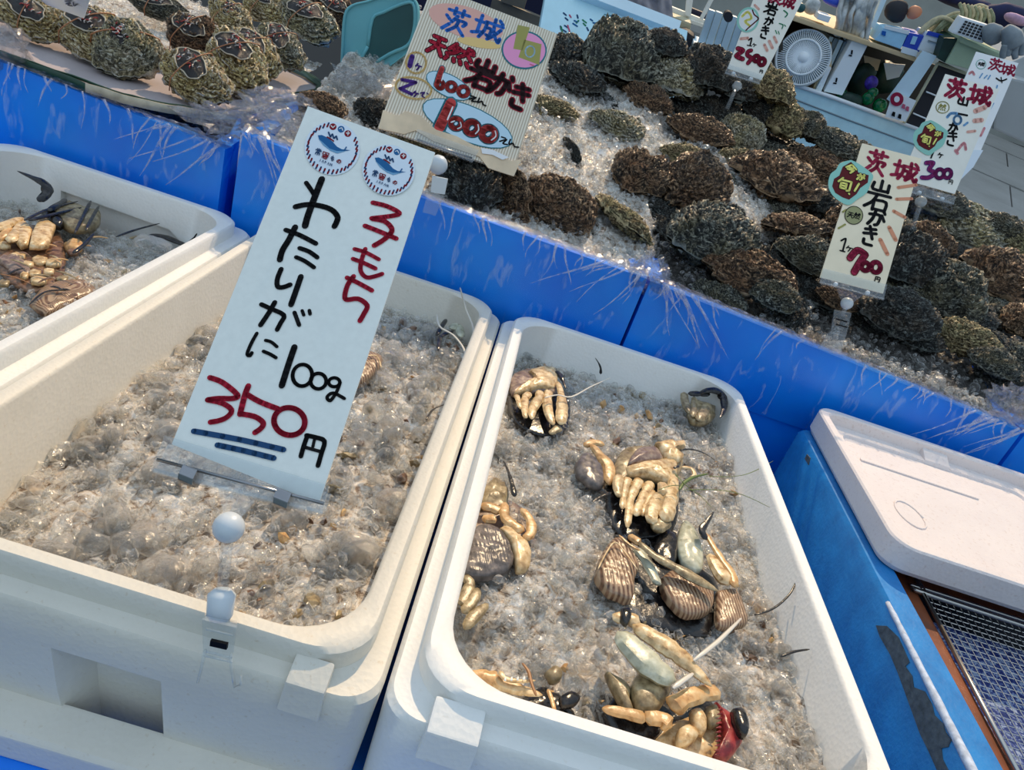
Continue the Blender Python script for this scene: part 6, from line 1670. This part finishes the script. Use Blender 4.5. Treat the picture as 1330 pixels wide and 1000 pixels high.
for j in range(9):
    f_ = j/13; rg_.append([wy(lerp(760, 872, i/29)+f_*6, lerp(-30, 40, f_)+.33*(i*3.7)-8, 3.15-.05*noise.noise(V((i*.5, j*.22, 1)))) for i in range(30)])
MB().loft(rg_, False, False, closed=False).obj('cloth_folds', 'cloth_grey', gb, smooth=True)
o = wpt('beige_carton', 'beige wrapped carton below the white rails right of the pale blue lid', 'carton', [(852, 12), (898, 30), (892, 70), (872, 62), (850, 45)], 3.2, .12, 'beige_bag', bevel=.01)
o = wpt('dark_bag', 'dark greyish bag left of the leaning grey sheets', 'bag', [(868, 42), (892, 40), (904, 48), (900, 66), (874, 70)], 3.1, .1, 'dark_cloth', bevel=.02)
pn = wthing('sheet_stack', 'pale blue-grey corrugated sheets leaning left of the 2500 price card', 'sheets', wy(930, 50, 3.0))
for i in range(6):
    x0 = 921+i*9.5; wpoly([(x0, 12+i*2.6), (x0+8.5, 15+i*2.6), (x0-7, 62+i*2.8), (x0-15.5, 59+i*2.8)], 3.0-.01*(i % 2), .03, 'sheet', 'pale_panel', pn, bevel=.003)
o = wpt('hanging_pot', 'black round object hanging left of the 2500 price card', 'pot', ell(946, 22, 6, 7), 2.85, .04, 'dark_cloth')
o = wpt('sheet_box', 'pale green low box under the leaning sheets', 'box', [(902, 58), (928, 66), (926, 72), (900, 66)], 2.98, .2, 'pale_board')

# low cabinet
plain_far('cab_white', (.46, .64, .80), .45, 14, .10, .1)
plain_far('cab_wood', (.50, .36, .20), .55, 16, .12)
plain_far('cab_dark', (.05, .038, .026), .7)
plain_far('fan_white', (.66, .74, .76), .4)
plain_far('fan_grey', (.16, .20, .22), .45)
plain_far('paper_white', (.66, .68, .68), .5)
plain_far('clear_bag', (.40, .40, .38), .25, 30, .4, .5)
YC = 3.0
cb = wthing('storage_cabinet', 'low open storage cabinet with wooden top and pale blue front board', 'cabinet', wy(1100, 180, YC)-V((0, 0, .3)))
top = [(1012, 6), (1262, 97), (1262, 104), (1012, 14)]
wpoly([(1018, 16), (1190, 74), (1190, 81), (1018, 23)], YC-.02, .5, 'top_board', 'cab_wood', cb, .004)
wpoly([(1020, 20), (1262, 100), (1246, 190), (1000, 130)], YC+.42, .02, 'back_panel', 'cab_dark', cb)
bp_ = [wy(x, y, YC) for x, y in [(1003, 96), (1170, 163), (1255, 180), (1250, 260), (1000, 200)]]
bp_ = [(1006, 103), (1080, 126), (1185, 164), (1225, 176), (1215, 262), (1000, 200)]
wpoly(bp_, YC-.03, .03, 'front_board', 'cab_white', cb, .004)
MB().tube([wy(1008, 102, YC-.035), wy(1080, 126, YC-.035), wy(1192, 167, YC-.035)], .008, 8).obj('front_edge', 'white_edge', cb, smooth=True)
MB().tube([wy(1012, 121, YC-.032), wy(1100, 155, YC-.032), wy(1200, 192, YC-.032)], .003, 5).obj('board_seam', 'fan_grey', cb)
wpoly([(1011, 95), (1013, 15), (1018, 16), (1016, 97)], YC-.01, .4, 'side_panel', 'cab_dark', cb)
wpoly([(1080, 55), (1080, 90), (1056, 128), (1052, 125)], YC+.02, .38, 'divider', 'cab_wood', cb)
MB().hexa([wy(1000, 140, YC), wy(1240, 220, YC), wy(1240, 220, YC)+V((0, .42, 0)), wy(1000, 140, YC)+V((0, .42, 0))], [wy(1003, 112, YC), wy(1236, 190, YC), wy(1236, 190, YC)+V((0, .42, 0)), wy(1003, 112, YC)+V((0, .42, 0))]).obj('bottom_board', 'cab_dark', cb)
c_ = wy(1120, 200, YC); MB().box((c_.x, YC+.2, (FZ+c_.z-.05)/2), (.9, .38, c_.z-.05-FZ)).obj('plinth', 'cab_dark', cb)
# fan
fc = wy(1043, 75, YC-.02); fr_ = 34*(fc-CPW).dot(T3 @ _f)/FPX
fan = wthing('electric_fan', 'round white electric fan with radial grille lying in the open cabinet', 'fan', fc-V((0, 0, fr_)))
nrm = (CPW-fc).normalized(); nrm = (nrm+V((.0, 0, .15))).normalized()
Mz = nrm.to_track_quat('Z', 'Y').to_matrix()
MB().lathe([(fr_*.93, -.10), (fr_*1.0, -.05), (fr_*1.02, 0), (fr_*.98, .012), (fr_*.94, .006), (fr_*.92, -.03), (.01, -.04)], fc, 48, Mz).obj('housing', 'fan_white', fan, smooth=True, sharp=.8)
MB().lathe([(.01, -.028), (fr_*.90, -.028), (fr_*.90, -.034), (.01, -.034)], fc, 40, Mz).obj('fan_well', 'fan_grey', fan)
MB().lathe([(.001, .022), (fr_*.17, .020), (fr_*.20, .012), (fr_*.19, -.004), (.001, -.004)], fc, 24, Mz).obj('hub_cap', 'fan_white', fan, smooth=True)
mb = MB()
for i in range(72):
    a = 2*PI*i/72; mb.tube([fc+Mz @ V((math.cos(a)*r_*fr_, math.sin(a)*r_*fr_, z_)) for r_, z_ in ((.18, .012), (.55, .018), (.95, .006))], .0016, 4)
o = mb.obj('grille_wires', 'fan_white', fan); o['kind'] = 'stuff'
for r_, z_ in ((.62, .019),):
    mb = MB(); mb.tube([fc+Mz @ V((math.cos(2*PI*i/40)*r_*fr_, math.sin(2*PI*i/40)*r_*fr_, z_)) for i in range(41)], .004, 6); mb.obj('grille_ring', 'fan_white', fan, smooth=True)
# louvre sheets and white panel in the cabinet
lv = wthing('sheet_bundle', 'bundle of thin grey plastic sheets right of the fan', 'sheets', wy(1085, 100, YC+.1))
for i in range(4):
    x0 = 1078+i*6.2; wpoly([(x0, 47+i*2.1), (x0+5, 49+i*2.1), (x0-20, 100+i*4), (x0-25, 98+i*4)], YC+.04+.01*(i % 2), .2, 'sheet', 'fan_grey' if i % 2 else 'pale_panel', lv, .002)
o = wpt('white_strip', 'narrow white wooden strip leaning right beside the fan', 'strip', [(1076, 86), (1080, 88), (1066, 121), (1058, 119)], YC+.0, .03, 'white_edge', bevel=.003)
wp = wthing('white_carton', 'long white folded carton leaning beside the green cans, marked with small black letters', 'carton', wy(1105, 95, YC))
wpoly([(1107, 52), (1127, 59), (1094, 124), (1070, 119)], YC+.0, .12, 'carton_body', 'paper_white', wp, .003)
for (a_, b_) in ((1106, 68), (1086, 104)):
    wpoly([(a_, b_-3), (a_+2, b_-2.5), (a_+1, b_+3), (a_-1, b_+2.5)], YC-.003, .003, 'lettering', 'ink_black', wp)
    wpoly([(a_-3, b_+3), (a_+1, b_+4), (a_, b_+5.5), (a_-4, b_+4.5)], YC-.003, .003, 'lettering', 'ink_black', wp)
plain_far('green_glass', (.0, .20, .06), .1, 30, .6, Transmission_Weight=.3)
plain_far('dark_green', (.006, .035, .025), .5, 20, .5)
plain_far('purple_pack', (.06, .03, .30), .4, 60, .6)
def wball(name, label, cat, x, y, rx, mat, Y, sq=(1, .7, 1), group=None):
    c_ = wy(x, y, Y); s_ = rx*(c_-CPW).dot(T3 @ _f)/FPX
    mb = MB(); mb.ball(c_, s_, 16, sq)
    mb.v = [tuple(V(p)+(V(p)-c_)*.35*noise.noise(V(p)*18)) for p in mb.v]
    o = mb.obj(name, mat, None, smooth=True, origin=c_-V((0, 0, s_*sq[2])))
    return tag(o, label, cat, group, lean=False)
wball('green_sack', 'dark green plastic sack behind the white carton in the cabinet', 'sack', 1118, 102, 15, 'dark_green', YC+.2, (1, .8, 1.5))
wball('green_sack', 'dark green sack right of the purple packet in the cabinet', 'sack', 1150, 100, 17, 'dark_green', YC+.26, (1.1, .8, 1.3))
wball('purple_packet', 'purple printed packet between the dark green sacks', 'packet', 1131, 108, 8, 'purple_pack', YC+.08, (1, .6, 1.1))
wball('green_bag', 'bright green plastic bag at the cabinet front, left one', 'bag', 1106, 130, 11, 'dark_green', YC+.02, (1.3, .6, .9))
for i, (x, y, s_) in enumerate([(1128, 128, 8), (1142, 136, 9), (1094, 124, 7), (1134, 120, 7)]):
    wball('green_bottle', ['green bottle end beside the green bag', 'glossy green bottle end nearest the leaning price strip', 'bright green bottle end just right of the white carton', 'green bottle end under the purple packet'][i], 'bottle', x, y, s_, 'green_glass', YC+.03, (1, .8, 1))
o = wpt('printed_paper', 'crumpled white printed sheet at the back of the cabinet', 'paper', [(1148, 82), (1176, 84), (1168, 100), (1152, 104)], YC+.16, .004, 'paper_white')
o = wpt('brown_flap', 'brown cardboard flap under the cabinet top', 'cardboard', [(1122, 72), (1144, 78), (1140, 92), (1124, 90)], YC+.18, .004, 'cab_wood')
# leaning price strip and black framed glass
ls = wthing('price_strip', 'long pale blue card strip leaning on the cabinet with a red figure at its foot', 'price card', wy(1180, 140, YC-.06))
wpoly([(1199, 66), (1217, 73), (1170, 142), (1152, 129)], YC-.07, .006, 'strip', 'pale_board', ls)
wpoly([(1157, 130), (1166, 121), (1190, 131), (1176, 158), (1150, 152)], YC-.08, .006, 'strip_foot', 'paper_white', ls)
wpoly(ell(1165, 129, 8.5, 9, 20), YC-.086, .003, 'lettering', 'ink_crimson', ls); wpoly(ell(1165, 129, 3.5, 4, 20), YC-.089, .003, 'lettering', 'paper_white', ls)
for x, y in ((1173, 138), (1178, 141), (1160, 148), (1168, 151)):
    wpoly([(x, y-3), (x+3, y-2), (x+2, y+4), (x-2, y+2)], YC-.086, .003, 'lettering', 'ink_rosemark' if x > 1170 else 'ink_black', ls)
fr2 = wthing('black_board', 'black board with thin cream edge and grid leaning behind the 300 card', 'board', wy(1200, 150, YC-.04))
wpoly([(1222, 80), (1262, 98), (1216, 178), (1176, 160)], YC-.04, .02, 'black_board', 'dark_cloth', fr2)
for l_ in ([(1218, 82), (1174, 160)], [(1218, 82), (1262, 98)], [(1203, 119), (1220, 126)], [(1186, 147), (1205, 155)]):
    MB().tube([wy(*p, YC-.05) for p in l_], .006 if l_[0][0] == 1218 else .003, 6).obj('frame_strip', 'beige_bag' if l_[0][0] == 1218 else 'white_edge', fr2)
# things on the cabinet top
def wbox(name, label, cat, pts, Y, th, mat, bands=(), group=None):
    c_ = sum((wy(x, y, Y) for x, y in pts), V((0, 0, 0)))/len(pts); zlow = min(wy(x, y, Y).z for x, y in pts)
    r_ = wthing(name, label, cat, (c_.x, c_.y, zlow), group)
    wpoly(pts, Y, th, 'box_body', mat, r_, .004)
    for nm, m_, pp_ in bands: wpoly(pp_, Y-.004, .003, nm, m_, r_)
    return r_
plain_far('box_blue_pale', (.30, .52, .72), .4, 30, .08); plain_far('box_blue', (.015, .05, .38), .4); plain_far('box_white', (.60, .64, .66), .45)
wbox('tissue_box', 'pale blue box on the cabinet top, left of the deep blue box', 'box', [(1148, 36), (1180, 42), (1170, 64), (1136, 52)], YC-.02, .12, 'box_blue_pale', [('printed_mark', 'ink_blue', [(1146, 40), (1151, 41), (1150, 47), (1145, 45)]), ('top_flap', 'box_white', [(1150, 33), (1182, 40), (1180, 45), (1148, 37)])])
wbox('blue_box', 'deep blue and white box on the cabinet top', 'box', [(1181, 42), (1200, 46), (1194, 68), (1172, 61)], YC-.02, .12, 'box_blue', [('side_label', 'box_white', [(1172, 60), (1192, 66), (1190, 74), (1170, 68)]), ('printed_mark', 'box_blue_pale', [(1186, 47), (1192, 48), (1188, 58), (1182, 57)])])
wbox('white_box', 'white box with blue lid stripe on the cabinet top, nearest the green bin', 'box', [(1204, 42), (1230, 49), (1218, 72), (1192, 65)], YC-.03, .12, 'box_white', [('blue_band', 'box_blue', [(1206, 40), (1232, 47), (1229, 52), (1203, 45)]), ('small_print', 'fan_grey', [(1206, 52), (1222, 57), (1221, 58.5), (1205, 53.5)])])
wbox('small_carton', 'small white carton on the left of the cabinet top', 'box', [(1064, 17), (1080, 22), (1076, 30), (1061, 25)], YC-.02, .08, 'paper_white')
wball('teal_jar', 'dark teal jar lid on the cabinet top beside the 2500 card', 'jar', 1040, 10, 7, 'teal_inside', YC+.02, (1, .8, .8))
wball('clear_bag', 'crumpled clear bag on the left end of the cabinet top', 'bag', 1054, 10, 9, 'clear_bag', YC+.06, (1.1, .8, 1.1))
wball('patterned_cloth', 'navy cloth with white dots folded on the cabinet top', 'cloth', 1084, 3, 11, 'box_blue', YC+.08, (1.3, .8, .5))
for i in range(4):
    wpt('dot', 'white dot', None, ell(1080+i*5, 1+i*1.2, 1, 1), YC-.0, .002, 'paper_white') if False else None
pb = wthing('plastic_bag_bundle', 'tall bundle of grey clear plastic bags standing on the cabinet top', 'bags', wy(1120, 40, YC+.02))
brn = random.Random(8)
for i in range(9):
    x0 = 1098+i*5.0; pts = [wy(x0+brn.uniform(-2, 2)+f_*(-14), -12+f_*56+i*1.2, YC+.03+brn.uniform(-.03, .03)) for f_ in (0, .25, .5, .75, 1)]
    MB().tube(smoothline(pts, 3), [.018+.006*noise.noise(V((i, k, 3))) for k in range(13)], 7, .5).obj('bag_fold', 'clear_bag', pb, smooth=True)
o = wpt('white_post', 'pale upright post right of the plastic bag bundle', 'post', [(1147, -8), (1154, -6), (1135, 38), (1131, 34)], YC+.05, .03, 'pale_board')
wball('black_bundle', 'black net bundle on the cabinet top left of the orange bag', 'bundle', 1164, 16, 14, 'dark_cloth', YC+.1, (1, .8, 1.05))
wball('orange_bag', 'bright orange plastic bag at the back of the cabinet top', 'bag', 1187, 17, 9, 'orange_plastic' if 'orange_plastic' in MATS else 'ink_orange', YC+.1, (1.1, .8, .9))
# green bin with basket lid, gloves, ropes, cloths
plain_far('bin_green', (.34, .42, .28), .5, 12, .08)
plain_far('glove_grey', (.20, .22, .23), .8, 40, .15, .3)
plain_far('rope_green', (.24, .25, .15), .8, 60, .35, .3)
plain_far('rope_beige', (.42, .36, .22), .8, 50, .3, .3)
plain_far('cloth_navy', (.012, .016, .07), .8, 20, .4, .3)
plain_far('cloth_pink', (.42, .25, .34), .8, 30, .3, .3)
bn = wthing('green_bin', 'pale green plastic bin with its shadowed side coloured dark, right of the cabinet', 'bin', wy(1250, 90, YC-.1))
wpoly([(1246, 50), (1305, 70), (1266, 92), (1228, 82)], YC-.10, .3, 'bin_front', 'bin_green', bn, .004)
wpoly([(1249, 48), (1305, 72), (1301, 78), (1246, 55)], YC-.12, .3, 'bin_rim', 'bin_green', bn, .004)
wpoly([(1226, 49), (1247, 50), (1228, 82), (1218, 76)], YC-.09, .25, 'bin_side', 'dark_green', bn, .003)  # side in a darker green, its shade put into the colour
bs = wthing('white_basket', 'white perforated plastic basket lying on the green bin', 'basket', wy(1268, 42, YC-.14))
BP = [(1250, 22), (1288, 34), (1277, 57), (1236, 43)]
wpoly(BP, YC-.15, .05, 'basket_body', 'fan_white', bs, .006)
for i in range(6):
    for j in range(5):
        u0, v0 = .16+i*.125, .14+j*.155
        def bl(u, v_): return (lerp(lerp(BP[0][0], BP[1][0], u), lerp(BP[3][0], BP[2][0], u), v_), lerp(lerp(BP[0][1], BP[1][1], u), lerp(BP[3][1], BP[2][1], u), v_))
        wpoly([bl(u0, v0), bl(u0+.085, v0), bl(u0+.085, v0+.10), bl(u0, v0+.10)], YC-.153, .003, 'mesh_hole', 'dark_cloth', bs)
gl_ = wthing('work_glove', 'grey work glove hanging over the bin edge with fingers down', 'glove', wy(1310, 70, YC-.2))
def wline(pts, w, Y, mat, root, name, k=8, flat=.7):
    P = smoothline([wy(x, y, Y) for x, y in pts], 4); s_ = (P[0]-CPW).dot(T3 @ _f)/FPX
    return MB().tube(P, [x*s_/2 for x in interp(w, len(P))], k, flat, up=V((0, -1, 0))).obj(name, mat, root, smooth=True)
wline([(1306, 36), (1314, 48), (1318, 60)], [12, 26, 26], YC-.2, 'glove_grey', gl_, 'palm')
for pts in ([(1306, 58), (1303, 68), (1303, 76)], [(1312, 58), (1310, 66), (1309, 73)], [(1320, 60), (1318, 68), (1319, 76)], [(1328, 56), (1328, 64), (1326, 72)]):
    wline(pts, [9, 9, 7], YC-.21, 'glove_grey', gl_, 'finger')
wball('grey_cloth', 'dark grey cloth draped over the white basket corner', 'cloth', 1288, 44, 13, 'glove_grey', YC-.16, (1.2, .5, .9))
rp = wthing('rope_pile', 'heap of green and beige rope behind the white basket', 'rope', wy(1235, 35, YC+.05))
for i in range(16):
    x0 = 1200+brn.uniform(0, 55); y0 = 38-(x0-1200)*.42+brn.uniform(-4, 10)
    wline([(x0-16, y0+16), (x0, y0), (x0+18, y0-8+brn.uniform(-3, 3)), (x0+34, y0-4)], [4.5, 6, 5.5, 4], YC+.0+.012*i % .1, 'rope_green' if i % 3 else 'rope_beige', rp, 'rope_strand', 6)
for i in range(9):
    x0 = 1246+i*5; wline([(x0, 4+i), (x0+4, 14+i), (x0+brn.uniform(-2, 5), 26+i)], [4, 5, 4], YC-.03, 'rope_beige' if i % 2 else 'rope_green', rp, 'rope_strand', 6)
wball('navy_cloth', 'rolled navy cloth at the top edge above the ropes', 'cloth', 1250, 2, 26, 'cloth_navy', YC+.12, (2.0, .6, .36))
wball('navy_jacket', 'folded dark navy garment at the top right corner', 'clothing', 1305, 22, 24, 'cloth_navy', YC+.02, (1.3, .6, .7))
wball('pink_cloth', 'pink and grey striped cloth at the right edge above the glove', 'cloth', 1322, 26, 13, 'cloth_pink', YC-.06, (1.4, .5, .45))
# translucent storage box and cartons on the paving at the right
plain_far('storage_plastic', (.36, .37, .37), .35, 6, .06)
sb = wthing('storage_box', 'translucent grey plastic storage box on the paving at the right picture edge', 'box', wy(1320, 150, 3.3))
wpoly([(1296, 96), (1350, 110), (1350, 195), (1290, 168)], 3.4, .3, 'box_body', 'storage_plastic', sb, .01)
wpoly([(1306, 84), (1360, 60), (1360, 112), (1300, 98)], 3.5, .3, 'box_lid', 'storage_plastic', sb, .01)
# ------------------------------------------------------------------ lean the whole stall
bpy.context.view_layer.update()
for o in LAYOUT:
    o.matrix_world = TILT @ o.matrix_world
for o in bpy.data.objects:
    if '_o' in o: del o['_o']
